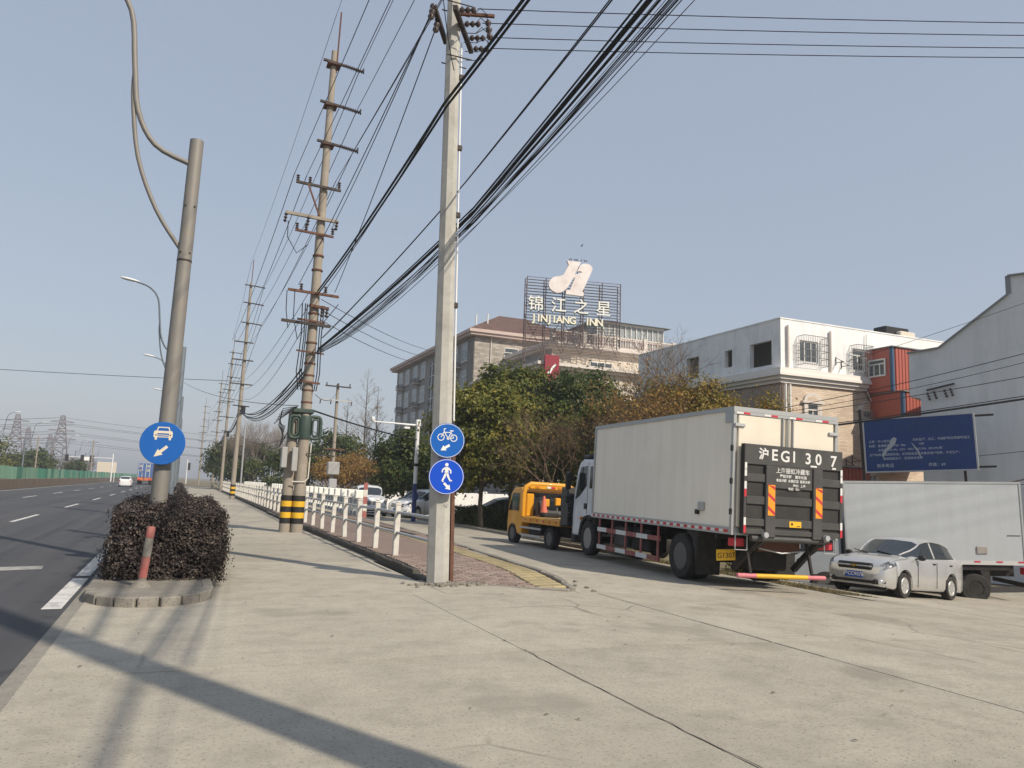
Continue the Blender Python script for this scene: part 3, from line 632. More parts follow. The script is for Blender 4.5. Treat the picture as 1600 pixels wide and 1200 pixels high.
# ------------------------------------------------------------------ the pale octagonal pole
PB = thing('octagonal_pole', 'pale octagonal concrete pole carrying the cycle and pedestrian signs', 'pole', (4.24, 12.97, 0), (R(-.2), R(-1.0), 0))
MB().lathe([(.205, -.2), (.200, 0), (.170, 4), (.145, 8), (.118, 12.6)], 8).build('shaft', MT['pole_pale'], PB, rot=(0, 0, R(12)))
MB().box(-.03, .03, -.035, .035, .0, 2.62).build('rust_channel', MT['steel_rust'], PB, (.235, -.04, 0), (0, R(-.5), 0))
MB().tube([(.215, -.02, 2.5), (.19, -.02, 6), (.165, -.02, 10)], .018, 8).build('conduit', MT['white_pole'], PB, smooth=60)
for z in (2.75, 4.9, 6.6, 7.9, 9.3): MB().cbox(.13, .225, -.06, .02, z - .05, z + .05, .01).build('clamp', MT['steel_dark'], PB)
MB().box(-.035, .035, -.014, .0, 1.30, 1.35).build('number_plate', MT['box_grey'], PB, (.06, -.18, 0))
for z, l in ((9.62, .55), (10.7, .62)):
    for s in (-1, 1): MB().tube([(-l * .3, s * .16, z), (l * .6, s * .16, z)], .012, 6).build('tie_rod', MT['steel_dark'], PB)
MB().bar((-.17, -.58, 10.3), (.60, .65, 10.3), .08, .09).build('side_crossarm', MT['steel_dark'], PB); MB().bar((-.52, -.44, 10.3), (.03, .55, 10.3), .08, .09).build('side_crossarm', MT['steel_dark'], PB)
def insul(a, b, r=.05, n=5, name='insulator', parent=None, nn=10):
    a, b = Vector(a), Vector(b); pts = []; rs = []
    for k in range(n):
        for f_, rr in ((0, .35), (.35, 1), (.6, 1), (.95, .35)): pts.append(a.lerp(b, (k + f_) / n)); rs.append(r * rr)
    return MB().tube(pts, rs, nn).build(name, MT['insulator'], parent, smooth=40)
for k, f_ in enumerate((.08, .38, .70, .96)):
    x_, y_ = -.17 + .77 * f_, -.58 + 1.23 * f_; insul((x_ + .05, y_ - .02, 10.33), (x_ + .34, y_ - .14, 10.33), .06, 3, parent=PB)
for x_, y_ in ((-.50, -.40), (-.30, -.05)): insul((x_ - .10, y_ - .1, 10.0), (x_ - .02, y_, 10.38), .06, 3, 'cable_end', PB)
insul((.56, -.5, 9.9), (.52, -.46, 10.32), .06, 3, 'cable_end', PB); MB().bar((.0, -.35, 10.36), (.62, -.55, 10.36), .06, .05).build('arm_plate', MT['steel_rust'], PB)
for q in range(4):
    a0 = Vector((.22 + .12 * q, -.55 + .28 * q, 10.30)); MB().tube([a0, a0 + Vector((.12, .02, .16)), a0 + Vector((.26, .0, .05)), a0 + Vector((.25, .02, -.2)), a0 + Vector((.05, .03, -.36)), a0 + Vector((-.2, .05, -.40))], .008, 5).build('jumper_loop', MT['wire'], PB, smooth=60)

# ------------------------------------------------------------------ concrete utility poles
def bands(t, r, z0=.28):
    for k in range(5): MB().lathe([(r + .004, z0 + k * .18), (r + .004, z0 + k * .18 + .178)], 20).build('band', MT['yellow' if k % 2 else 'band_black'], t)
def hi_arm(t, z, x0=-.38, x1=.38, x2=1.0):                                # long rod insulator arm
    MB().bar((x0, -.20, z + .05), (x1, -.20, z), .09, .07).build('crossarm', MT['steel_dark'], t); insul((x1, -.20, z), (x2, -.2, z - .06), .075, 9, parent=t, nn=8)
    MB().bar((x2, -.32, z - .16), (x2 + .04, -.10, z + .10), .05, .07).build('line_clamp', MT['black'], t); MB().box(-.22, .22, -.24, .2, z - .03, z + .05).build('pole_band', MT['steel_rust'], t)
def cross(t, z, x0, x1, w=.08, pins=(), hang=(), m='steel_rust'):
    MB().bar((x0, -.22, z), (x1, -.22, z - .04), w, w).build('crossarm', MT[m], t)
    for x in pins: insul((x, -.22, z + .03), (x, -.22, z + .26), .06, 3, parent=t, nn=8)
    for x in hang: insul((x, -.24, z - .02), (x - .03, -.24, z - .36), .06, 3, 'fuse_holder', t, 8)
UC = thing('utility_pole', 'tall twin concrete utility pole with green coil box and hazard bands', 'utility pole', (3.62, 25.9, 0), (0, R(.5), 0))
MB().lathe([(.20, -.2), (.195, 0), (.165, 6), (.135, 12), (.10, 16.7)], 20).build('shaft', MT['pole_concrete'], UC, smooth=50)
MB().lathe([(.19, -.2), (.185, 0), (.165, 3.95)], 20).build('second_shaft', MT['pole_concrete'], UC, (-.36, .12, 0), smooth=50)
bands(UC, .194)
for k in range(5): MB().lathe([(.187, .28 + k * .18), (.187, .28 + k * .18 + .178)], 20).build('band', MT['yellow' if k % 2 else 'band_black'], UC, (-.36, .12, 0))
MB().tube([(.10, -.05, 15.9), (.12, -.05, 18.2)], .03, 6).build('spike', MT['steel_rust'], UC)
for z in (16.15, 14.62, 13.18): hi_arm(UC, z)
cross(UC, 11.62, -.95, .55, .08, (-.9, -.5, .48), (), 'steel_dark'); cross(UC, 10.5, -1.2, .55, .10, (), (-1.18, -.45, .5), 'pole_concrete'); cross(UC, 9.95, -.85, .42, .07, (-.8, -.5, .38)); MB().bar((-.55, -.25, 11.6), (-.10, -.22, 10.55), .05, .05).build('stay_bar', MT['steel_rust'], UC)
cross(UC, 7.9, -.92, .75, .08, (-.5, .3)); cross(UC, 7.45, -.2, .45, .09, (), (.25, .4)); cross(UC, 6.95, -.55, .35, .06); cross(UC, 6.85, -1.05, .55, .09, (), (), 'steel_dark'); cross(UC, 5.9, -.5, .4, .05); cross(UC, 4.9, -.35, .35, .06)
for z in (9.2, 8.7, 7.2, 6.2, 5.5, 5.1, 4.6, 4.2): MB().lathe([(.19, z), (.19, z + .05)], 14).build('pole_band', MT['steel_rust'], UC)
for x in (-.42, -.32, -.26, .22, .30): MB().tube([(x, -.2, 7.5), (x * .9, -.22, 6.4), (x * 1.05, -.2, 5.2), (x * .8, -.2, 4.6)], .018, 6).build('riser_cable', MT['wire'], UC, smooth=60)
for x0, x1, z0, z1 in ((-.95, -.7, 7.85, 6.95), (-.7, -.3, 7.85, 6.6), (.3, .75, 6.7, 7.6), (-1.1, -.4, 10.2, 9.5)):
    MB().tube([(x0, -.25, z0), (x0 + .02, -.25, (z0 + z1) / 2 - .2), ((x0 + x1) / 2, -.25, z1 - .35), (x1, -.25, z1)], .015, 6).build('jumper_loop', MT['wire'], UC, smooth=60)
# coil box
MB().lathe([(.215, 3.02), (.225, 3.06), (.225, 3.74), (.215, 3.78)], 20).build('coil_sleeve', MT['green_box'], UC, smooth=40)
for s in (-1, 1):
    for dx in (0, .09):
        pts = []
        for k in range(33):
            a = 2 * PI * k / 32; c_, s_ = math.cos(a), math.sin(a); e = .45
            pts.append((s * (.32 + (.18 - dx) * math.copysign(abs(c_) ** e, c_)), -.10 - dx * .5, 3.4 + (.36 - dx) * math.copysign(abs(s_) ** e, s_)))
        MB().tube(pts, .055 if dx == 0 else .035, 8, cap=False).build('coil_ring', MT['green_box'], UC, smooth=60)
MB().cbox(-.45, .24, -.22, .22, 3.84, 4.0, .04).build('coil_bracket', MT['green_box'], UC)
for k in range(6): MB().tube([(-.3, -.2, 4.05), (-.75 - .05 * k, -.2, 3.95 - .1 * k), (-.85 + .04 * k, -.2, 3.4), (-.62 - .03 * k, -.18, 3.0 - .06 * k), (-.55, -.15, 3.2)], .014, 5).build('cable_coil', MT['wire'], UC, smooth=60)
MB().cbox(-.68, -.50, -.22, .1, 2.05, 2.72, .02).build('meter_box', MT['box_grey'], UC); MB().cbox(-.36, -.18, -.30, -.15, 1.95, 2.72, .02).build('meter_box', MT['box_grey'], UC)
MB().tube([(.24, -.1, 2.9), (.22, -.1, 1.75), (.10, -.2, 1.62), (-.3, -.22, 1.62)], .022, 6).build('conduit', MT['rail_white'], UC, smooth=60); MB().bar((.1, -.2, 2.55), (1.0, -.2, 2.5), .03, .04).build('spur_bar', MT['steel_dark'], UC)
# the plain poles further along
def far_pole(x, y, label, h=20.0, det=True, group=None):
    t = thing('utility_pole', label, 'utility pole', (x, y, 0), (0, R(.4), 0), group)
    MB().lathe([(.21, -.2), (.20, 0), (.16, 8), (.10, h - 2)], 14).build('shaft', MT['pole_concrete'], t, smooth=50); MB().tube([(.03, 0, h - 2.3), (.05, 0, h)], .035, 6).build('spike', MT['steel_rust'], t)
    for z in (h - 2.3, h - 3.8, h - 5.5): MB().bar((-.5, -.2, z + .04), (.5, -.2, z), .09, .08).build('crossarm', MT['steel_dark'], t); insul((.5, -.2, z), (1.15, -.2, z - .05), .07, 5, parent=t, nn=6)
    for z, a, b_ in ((h - 7.1, -.9, .6), (h - 8.6, -1.0, .7), (h - 10.6, -1, .8), (h - 12.4, -.6, .7)): MB().bar((a, -.2, z), (b_, -.2, z - .04), .09, .09).build('crossarm', MT['steel_dark'], t)
    MB().cbox(.14, .42, -.3, .1, 6.9, 7.6, .05).build('splice_box', MT['black'], t)
    if det: bands(t, .202)
    return t
UD = far_pole(4.05, 66.6, 'concrete utility pole with hazard bands, next after the twin pole')
UE = far_pole(4.9, 104, 'concrete utility pole with rusty foot beyond the banded pole', det=False); UF = far_pole(5.2, 140, 'concrete utility pole just past the rusty footed pole', det=False); UG = far_pole(4.3, 200, 'very distant concrete utility pole near the far end of the railing', 21, det=False, group='distant utility poles')
c = copy_tree(UG); c.location = (5.6, 255, 0)
# pole behind the photographer whose shadow crosses the forecourt
P0 = thing('utility_pole', 'thick concrete pole whose wide shadow crosses the concrete forecourt', 'utility pole', (4.36, -1.1, 0)); MB().lathe([(.27, -.2), (.26, 0), (.22, 7), (.17, 15.8)], 20).build('shaft', MT['pole_concrete'], P0, smooth=50)
# H pole with transformer across the side road
UH = thing('transformer_pole', 'small concrete pole with transformer box among the orange shrubs', 'utility pole', (10.85, 60.5, -.4)); MB().lathe([(.17, -.2), (.11, 9.7)], 14).build('shaft', MT['pole_concrete'], UH, smooth=50)
cross(UH, 9.5, -1.0, 1.0, .1, (-.9, 0, .9), (), 'steel_dark'); cross(UH, 8.4, -1.4, 1.2, .1, (), (-1.3, -.5, 1.1), 'galv'); cross(UH, 4.6, -.8, .8, .1); MB().cbox(-.45, .45, -.5, .1, 2.6, 3.6, .06).build('transformer', MT['box_grey'], UH); MB().cbox(-.3, .3, -.55, -.2, 1.6, 2.3, .04).build('fuse_box', MT['galv'], UH)
# CCTV mast
UV = thing('camera_mast', 'white and blue mast with camera arm beside the side road', 'mast', (11.35, 39.2, -.28))
MB().lathe([(.12, 0), (.11, 2.0)], 14).build('lower_shaft', MT['blue_pole'], UV, smooth=40); MB().lathe([(.105, 2.0), (.095, 5.2)], 14).build('shaft', MT['white_pole'], UV, smooth=40); MB().lathe([(.12, 2.9), (.12, 3.05)], 14).build('collar', MT['black'], UV)
MB().tube([(0, 0, 5.05), (-2.45, .1, 5.12)], [.055, .03], 8).build('arm', MT['white_pole'], UV, smooth=40); MB().lathe([(.06, 0), (.11, .08), (.09, .22), (.02, .26)], 10, M=Matrix.Translation((-2.4, .1, 5.12))).build('dome_camera', MT['white_pole'], UV, smooth=40); MB().cbox(-.75, -.45, -.1, .08, 4.82, 4.94, .02).build('camera', MT['white_pole'], UV); MB().cbox(-.12, .12, -.12, .12, 5.0, 5.35, .03).build('mast_head', MT['white_pole'], UV)
MB().cbox(-.06, .14, -.2, -.1, 1.15, 1.5, .02).build('control_box', MT['blue_pole'], UV)

# ------------------------------------------------------------------ cables
def wire(a, b, sag, r, label, group, n=14, sides=4, name='overhead_cable'):
    a, b = Vector(a), Vector(b)
    pts = [a.lerp(b, k / n) - Vector((0, 0, 4 * sag * (k / n) * (1 - k / n))) for k in range(n + 1)]
    return tag(MB().tube(pts, r, sides, cap=False).build(name, MT['wire']), label, 'cable', group)
HV = ('thin bare conductor strung along the row of concrete poles', 'power conductors along the pole row')
tips = [(4.64, 25.7, 16.1), (4.62, 25.7, 14.56), (4.62, 25.7, 13.12)]; dt = [(5.2, 66.4, 17.7), (5.2, 66.4, 16.2), (5.2, 66.4, 14.45)]
for k in range(3):
    wire(tips[k], dt[k], .5, .014, *HV); wire(tips[k], (4.75, -14, 16.1 - 1.5 * k), .35, .011, *HV, n=22)
    z = dt[k][2]; xs = [5.2, 6.05, 6.35, 5.5, 6.8]; yy = [66.6, 104, 140, 200, 255]
    for q in range(4): wire((xs[q], yy[q] - .2, z), (xs[q + 1], yy[q + 1] - .2, z), .6, .018, *HV)
for k, x in enumerate((-.9, -.5, .48)):
    wire((3.6 + x, 25.7, 11.9), (4.05 + x * 1.1, 66.4, 12.95), .5, .013, *HV); wire((3.6 + x, 25.7, 11.9), (4.0 + x, -14, 12.0), .3, .010, *HV, n=22)
    for q, (a, b_) in enumerate((((4.05, 66.6), (4.9, 104)), ((4.9, 104), (5.2, 140)), ((5.2, 140), (4.3, 200)))): wire((a[0] + x, a[1] - .2, 11.5), (b_[0] + x, b_[1] - .2, 11.5), .6, .016, *HV)
wire((3.74, 25.9, 18.1), (4.1, 66.6, 20), .4, .009, *HV); wire((3.74, 25.9, 18.1), (3.9, -14, 18.3), .3, .007, *HV, n=22); wire((4.1, 66.6, 20), (4.9, 104, 20), .4, .012, *HV)
SV = ('black service wire climbing from the twin pole to the pale pole head', 'wires from twin pole to pale pole')
for a, b_ in (((4.05, 25.7, 10.2), (3.50, 12.4, 10.2)), ((3.1, 25.7, 8.1), (3.45, 12.45, 10.05)), ((4.3, 25.7, 8.0), (3.66, 12.8, 10.05)), ((3.9, 25.7, 7.9), (4.1, 13.0, 9.0))): wire(a, b_, .12, .011, *SV, n=16)
wire((3.45, 12.2, 11.3), (4.05, 12.8, 9.3), .25, .009, *SV)
# horizontal wires leaving the pale pole to the right
for k, f_ in enumerate((.08, .38, .70, .96)):
    x_, y_ = 4.06 - .17 + .77 * f_ + .34, 12.95 - .58 + 1.23 * f_ - .14
    wire((x_, y_, 10.33), (32, y_ - 10.6, 12.0), .25, .010, 'taut wire crossing the sky from the pale pole above the trucks', 'wires from the pale pole over the yard', n=24)
# cable bundles
random.seed(21)
BL = ('black telecom cable in the thick bundle passing behind the pale pole', 'thick telecom cable bundle')
for k in range(20):
    thick = k < 6; dx, dz = random.gauss(0, .06), random.gauss(0, .09) - (0 if thick else .12); r = random.uniform(.010, .016) if thick else random.uniform(.004, .007); e = random.uniform(.2, 1.6) if not thick else 1
    wire((3.86 + dx * .4, 25.75, 5.95 + dz * .5), (4.56 + dx, 12.9, 6.62 + dz * e), .06 + random.uniform(0, .06) + (0 if thick else random.uniform(0, .25)), r, *BL, n=14, sides=5)
    wire((4.56 + dx, 12.9, 6.62 + dz * e), (4.5 + dx * 2, -.9, 8.35 + dz * 2), .10 + (0 if thick else random.uniform(0, .1)), r, *BL, n=20, sides=5)
    if thick: wire((4.5 + dx * 2, -.9, 8.35 + dz * 2), (4.5 + dx * 2, -28, 11.5 + dz * 2), .3, r, *BL, n=12, sides=5)
B2 = ('black cable in the slim bundle passing in front of the pale pole', 'slim cable bundle')
for k in range(4):
    dx, dz = random.gauss(0, .03), random.gauss(0, .035)
    wire((3.75 + dx, 25.7, 7.95 + dz), (3.86 + dx, 12.6, 8.5 + dz), .12, .014, *B2, n=14, sides=5); wire((3.86 + dx, 12.6, 8.5 + dz), (4.25 + dx, -1.0, 9.0 + dz), .1, .014, *B2, n=20, sides=5)
for k in range(3):
    dx = random.gauss(0, .03); wire((4.0 + dx, 25.7, 6.4), (4.42 + dx, 12.9, 7.25 + dx), .08, .010, *BL); wire((4.42 + dx, 12.9, 7.25 + dx), (4.4 + dx * 2, -.9, 8.6), .1, .010, *BL, n=20)
B3 = ('sagging black telecom cable strung from pole to pole past the twin pole', 'sagging telecom cables between poles')
for k in range(9):
    dx, dz = random.gauss(0, .07), random.gauss(0, .08); s = .8 + random.uniform(0, .45)
    wire((3.55 + dx, 25.8, 5.2 + dz), (4.2 + dx, 66.5, 7.2 + dz), s, random.uniform(.012, .026), *B3, sides=5, n=18)
    if k < 5: wire((4.2 + dx, 66.5, 7.2 + dz), (5.0 + dx, 104, 7.6 + dz), .8, .03, *B3, n=12); wire((5.0 + dx, 104, 7.6 + dz), (5.3, 140, 7.6 + dz), .8, .03, *B3, n=10)
for k in range(3): wire((3.5, 25.9, 8.0 - .5 * k), (4.0, 66.5, 9.6 - .6 * k), .6 + .3 * k, .011, *B3)
HL = ('thin wire sloping from the twin pole towards the grey hotel', 'wires towards the hotel')
for k in range(3): wire((3.9, 25.9, 7.75 - .35 * k), (28.6, 84, 17.4 - .5 * k), .8 + .15 * k, .014, *HL, n=18)
LH = ('black cable reaching from the coil box towards the camera mast and trees', 'low cables over the side road')
wire((3.8, 25.9, 4.0), (22, 58, 5.2), .5, .03, *LH, n=18); wire((3.4, 25.9, 4.1), (-1.0, 66, 9.5), .5, .012, *LH, n=14); wire((3.4, 25.9, 3.2), (4.0, 66, 5.6), .7, .014, *LH)
wire((3.9, 25.9, 3.3), (14, 60, 4.6), .4, .012, *LH); wire((3.9, 25.8, 4.5), (10.85, 60.3, 8.9), .5, .012, *LH)
RL = ('distant line crossing high over the main road', 'lines crossing the main road')
wire((4.0, 66.5, 9.6), (-75, 90, 12.2), .8, .02, *RL, n=16)
YR = ('dark yard cable slung in front of the grey gabled wall', 'cables over the yard')
# ------------------------------------------------------------------ buildings
mk('plaster', (.78, .78, .76), .85, .06, .8, bump=.1, bscale=30, dirt=(.46, .47, .49), dscale=.9, damt=.6); mk('plaster_grey', (.58, .60, .61), .9, .08, .5, dirt=(.44, .455, .465), dscale=.5, damt=.6)
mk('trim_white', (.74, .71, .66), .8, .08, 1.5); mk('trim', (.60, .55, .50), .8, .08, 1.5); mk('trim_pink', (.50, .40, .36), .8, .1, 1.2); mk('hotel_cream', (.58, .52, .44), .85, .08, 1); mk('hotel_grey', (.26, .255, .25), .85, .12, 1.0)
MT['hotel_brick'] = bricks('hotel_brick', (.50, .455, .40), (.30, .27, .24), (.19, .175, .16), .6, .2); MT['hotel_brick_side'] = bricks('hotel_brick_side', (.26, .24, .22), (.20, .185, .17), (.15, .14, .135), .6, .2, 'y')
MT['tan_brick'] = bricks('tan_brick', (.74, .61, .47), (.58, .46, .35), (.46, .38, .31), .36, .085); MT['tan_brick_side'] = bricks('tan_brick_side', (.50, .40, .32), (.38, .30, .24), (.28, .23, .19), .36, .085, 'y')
MT['roof_tile'] = bricks('roof_tile', (.15, .085, .068), (.115, .066, .054), (.06, .03, .028), .3, .3); mk('frame_white', (.66, .66, .64), .5, .06, 3); mk('dark_inside', (.02, .021, .023), .8, .3, 1)
mk('clad_red', (.38, .10, .07), .5, .1, 1.2); mk('clad_blue', (.03, .09, .17), .5, .1, 1.2); mk('sheet_grey', (.20, .21, .22), .5, .15, 1); mk('sun_glass', (.30, .33, .34), .15, .15, 1.5); mk('cage', (.33, .32, .31), .5, .1, 4, metal=.3)
mk('bill_blue', (.010, .040, .165), .45, .18, .9, dirt=(.010, .045, .10), dscale=1.3, damt=.6); mk('bill_text', (.50, .54, .58), .6, .2, 5); mk('torn', (.36, .39, .40), .8, .15, 3); mk('sign_red', (.24, .014, .03), .5, .1, 2); mk('logo_white', (.74, .69, .67), .6, .05, 1.0, dirt=(.45, .33, .30), dscale=.9, damt=.5)
mk('char_white', (.74, .74, .70), .6, .06, 2); mk('char_edge', (.08, .15, .12), .6, .15, 2); mk('letter_cream', (.72, .68, .54), .6, .1, 2)
MT['plaster'] = streaked('plaster_weathered', (.80, .80, .785), (.50, .52, .54), .85, .5, (1.3, 1.3, .35)); MT['plaster_grey'] = streaked('grey_render', (.58, .60, .61), (.42, .44, .455), .9, .6, (.9, .9, .1))
def window(parent, face, u, z, w, h, d=.12, mull=1, glassm='window_glass', sill=True, trans=True, fm='frame_white'):
    # face: 'x' plane facing -X at parent x = face pos (u along Y), or 'y' plane facing -Y (u along X); local coordinates of the parent
    kind, pos = face
    Mx = Matrix.Translation((u, pos, z)) if kind == 'y' else Matrix.Translation((pos, u, z)) @ Matrix.Rotation(R(-90), 4, 'Z')
    t = MB(); b = .07
    t.box(-w / 2, w / 2, -.06, .02, 0, b, M=Mx); t.box(-w / 2, w / 2, -.06, .02, h - b, h, M=Mx); t.box(-w / 2, -w / 2 + b, -.06, .02, b, h - b, M=Mx); t.box(w / 2 - b, w / 2, -.06, .02, b, h - b, M=Mx)
    for k in range(mull): x = -w / 2 + w * (k + 1) / (mull + 1); t.box(x - .03, x + .03, -.05, .01, b, h - b if not trans else h * .68, M=Mx)
    if trans: t.box(-w / 2 + b, w / 2 - b, -.05, .01, h * .68, h * .68 + .06, M=Mx)
    o = t.build('window', MT[fm], parent)
    MB().box(-w / 2 + b, w / 2 - b, -.028, -.015, b, h - b, M=Mx).build('pane', MT[glassm], o)
    if sill: MB().box(-w / 2 - .1, w / 2 + .1, -.16, 0, -.12, -.005, M=Mx).build('sill', MT['trim'], o)
    return o
# --- hotel
HT = thing('hotel_building', 'grey brick hotel with red hipped roof and rooftop sign frame behind trees', 'building', (28.7, 78.5, -1))
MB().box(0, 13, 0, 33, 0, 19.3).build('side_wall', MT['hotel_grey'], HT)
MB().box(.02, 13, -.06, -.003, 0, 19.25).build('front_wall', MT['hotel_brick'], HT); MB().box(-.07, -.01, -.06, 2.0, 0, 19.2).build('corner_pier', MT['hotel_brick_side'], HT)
for z, o_, h_ in ((19.25, .75, .28), (19.53, .95, .35)): MB().box(-o_, 13.5, -o_, 33 + o_, z, z + h_).build('eave', MT['trim_pink'], HT)
MB().add([(-.9, -.9, 19.9), (13.5, -.9, 19.9), (13.5, 33.9, 19.9), (-.9, 33.9, 19.9), (4.6, 4.5, 22.9), (8, 4.5, 22.9), (8, 27, 22.9), (4.6, 27, 22.9)], [(0, 1, 5, 4), (1, 2, 6, 5), (2, 3, 7, 6), (3, 0, 4, 7), (4, 5, 6, 7)]).build('roof', MT['roof_tile'], HT)
for x, y, h in ((.3, .6, 1.9), (1.9, 1.2, 2.3)): MB().tube([(x, y, 19.9), (x, y, 19.9 + h)], .09, 8).build('vent_pipe', MT['frame_white'], HT)
for fl in range(5):
    z = 16.75 - 3.2 * fl
    for y in (2.9, 6.6, 19.5, 23.2, 27.2, 30.8): window(HT, ('x', -.01), y, z, 2.2, 2.15, mull=1)
    for y in (5.0, 21.3, 29.2):
        MB().box(-.9, -.05, y - 1.0, y + 1.0, z - .62, z - .52).build('ledge', MT['trim'], HT); MB().cbox(-.7, -.2, y - .55, y + .35, z - .50, z + .15, .04).build('air_conditioner', MT['box_grey'], HT)
        for q in range(7): MB().box(-.88, -.84, y - .98 + q * .32, y - .95 + q * .32, z - .52, z + .1).build('ledge_bar', MT['steel_dark'], HT)
    window(HT, ('y', -.06), 4.4, z - .25, 1.7, 1.75, mull=1)
cw = MB().box(-.12, -.02, 9.8, 15.8, 0, 18.3).build('stair_glazing', MT['window_glass'], HT)
for k in range(6): MB().box(-.2, -.1, 9.8 + k * 1.2 - .05, 9.8 + k * 1.2 + .05, 0, 18.3).build('mullion', MT['hotel_grey'], cw)
for k in range(13): MB().box(-.19, -.11, 9.8, 15.8, 17.9 - 1.45 * k, 18.0 - 1.45 * k).build('transom', MT['frame_white'], cw)
MB().tube([(1.9, -.15, 0), (1.9, -.15, 19.3)], .07, 6).build('downpipe', MT['trim'], HT)
# projecting front block with terrace
HB = thing('hotel_wing', 'cream front wing of the hotel with balustraded roof terrace and sunroom', 'building', (33, 67.8, -1))
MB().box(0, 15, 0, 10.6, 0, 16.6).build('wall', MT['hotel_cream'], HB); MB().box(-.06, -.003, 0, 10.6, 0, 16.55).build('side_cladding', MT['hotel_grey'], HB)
for z, o_, h_ in ((16.6, .55, .25), (16.85, .85, .3), (17.15, .6, .2)): MB().box(-o_, 15.4, -o_, 10.6, z, z + h_).build('cornice', MT['trim'], HB)
for x in [0, 3.6, 7.2, 10.8, 14.4]: MB().box(x - .2, x + .2, -.25, .15, 17.35, 18.65).build('terrace_pier', MT['trim'], HB)
for k in range(48):
    x = .3 + k * .3
    if min(abs(x - p) for p in (0, 3.6, 7.2, 10.8, 14.4)) > .3: MB().lathe([(.07, 17.45), (.10, 17.65), (.05, 17.95), (.09, 18.2), (.06, 18.4)], 6, M=Matrix.Translation((x, -.05, 0))).build('baluster', MT['trim_pink'], HB)
MB().box(.2, 14.4, -.15, .05, 18.4, 18.53).build('handrail', MT['trim'], HB); MB().box(.2, 14.4, -.12, .02, 17.35, 17.45).build('base_rail', MT['trim'], HB)
MB().box(6, 14.2, 1.6, 9, 17.35, 20.4).build('sunroom_core', MT['sun_glass'], HB)
for k in range(13): MB().box(6 + k * .68 - .05, 6 + k * .68 + .05, 1.5, 1.58, 17.35, 20.4).build('sunroom_post', MT['frame_white'], HB)
MB().box(5.9, 14.3, 1.45, 1.59, 18.6, 18.75).build('sunroom_sill', MT['frame_white'], HB); MB().box(5.9, 14.3, 1.45, 1.59, 20.2, 20.42).build('sunroom_head', MT['frame_white'], HB)
MB().add([(5.4, 1.0, 20.43), (14.9, 1.0, 20.43), (14.9, 9.5, 20.43), (5.4, 9.5, 20.43), (7.5, 5, 21.4), (12.5, 5, 21.4)], [(0, 1, 5, 4), (1, 2, 5), (2, 3, 4, 5), (3, 0, 4), (0, 3, 2, 1)]).build('sunroom_roof', MT['sheet_grey'], HB)
window(HB, ('y', -.01), 5.6, 14.6, 2.6, 1.1, mull=2, trans=False); window(HB, ('x', -.06), 2.2, 14.5, 1.5, 1.6)
# lower front block
HC = thing('hotel_porch', 'low front block of the hotel with long white cornice above the trees', 'building', (29, 61.5, -1))
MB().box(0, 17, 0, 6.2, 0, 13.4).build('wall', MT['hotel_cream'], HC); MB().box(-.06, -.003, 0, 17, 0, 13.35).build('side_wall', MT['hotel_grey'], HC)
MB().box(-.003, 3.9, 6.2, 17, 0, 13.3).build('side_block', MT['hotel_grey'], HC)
for z, o_, h_ in ((13.4, .45, .25), (13.65, .8, .28)): MB().box(-o_, 17.5, -o_, 6.2, z, z + h_).build('cornice', MT['trim'], HC); MB().box(-o_, 3.9, 6.2, 17, z - .003, z + h_ - .003).build('side_cornice', MT['trim'], HC)
for k in range(3): window(HC, ('x', -.06), 3 + k * 4.5, 10.4, 1.8, 1.7)
fl = thing('red_hotel_sign', 'dark red panel sign with white mark above the hotel trees', 'sign', (28.75, 60.4, 11.1)); MB().cbox(-.05, 1.35, -.12, .1, 0, 2.35, .02).build('panel', MT['sign_red'], fl)
MB().prism([(.2, .7), (.4, .55), (.65, 1.0), (1.05, 1.5), (.97, 1.65), (.6, 1.25), (.4, .9), (.3, .9)], -.135, -.125, M=Matrix.Rotation(R(90), 4, 'X') @ Matrix.Diagonal((1, 1, -1, 1))).build('white_mark', MT['sign_white'], fl)
# rooftop sign
SG = thing('rooftop_sign', 'rooftop lattice sign with large white emblem, four characters and latin letters', 'sign', (29.35, 66.2, -.60), (0, 0, R(-12)))
W_ = 9.5; fr = MB()
for d in (0, .9):
    for k in range(6): fr.tube([(W_ * k / 5, d, 13.2 if k in (0, 1) else 16.2), (W_ * k / 5, d, 22.7 if k < 1 else 22.7)], .055, 5)
    for k in range(27): z = 15.0 + k * .295; fr.tube([(0, d, z), (W_, d, z)], .026, 4)
for k in range(6):
    for q in range(8): z = 14.5 + q; fr.tube([(W_ * k / 5, 0, z), (W_ * k / 5, .9, z + .8)], .028, 4)
for q in range(5): fr.tube([(W_ * q / 5, .9, 15.5), (W_ * (q + 1) / 5, .9, 19)], .03, 4); fr.tube([(W_ * (q + 1) / 5, .9, 15.5), (W_ * q / 5, .9, 19)], .03, 4)
tag(fr.build('lattice', mk('lattice_steel', (.115, .085, .08), .8, .3, 2), SG), kind='stuff')
def face_text(name, txt, size, loc, m, edge, parent, bold=.0, depth=.12):
    o = text(name, txt, size, MT[m], parent, loc, (R(90), 0, 0), depth, bold=bold); me = o.data
    me.materials.append(MT[edge]); nz = [abs(p.normal.z) < .5 for p in me.polygons]
    for p, s in zip(me.polygons, nz): p.material_index = 1 if s else 0
    return o
for k, ch in enumerate('锦江之星'): 
    face_text('character_backing', ch, 1.62, (.86 + 2.27 * k + .05, -.14, 19.86), 'char_edge', 'char_edge', SG, .03, .1); face_text('character', ch, 1.58, (.86 + 2.27 * k, -.28, 19.90), 'char_white', 'char_edge', SG, .012)
x = .50
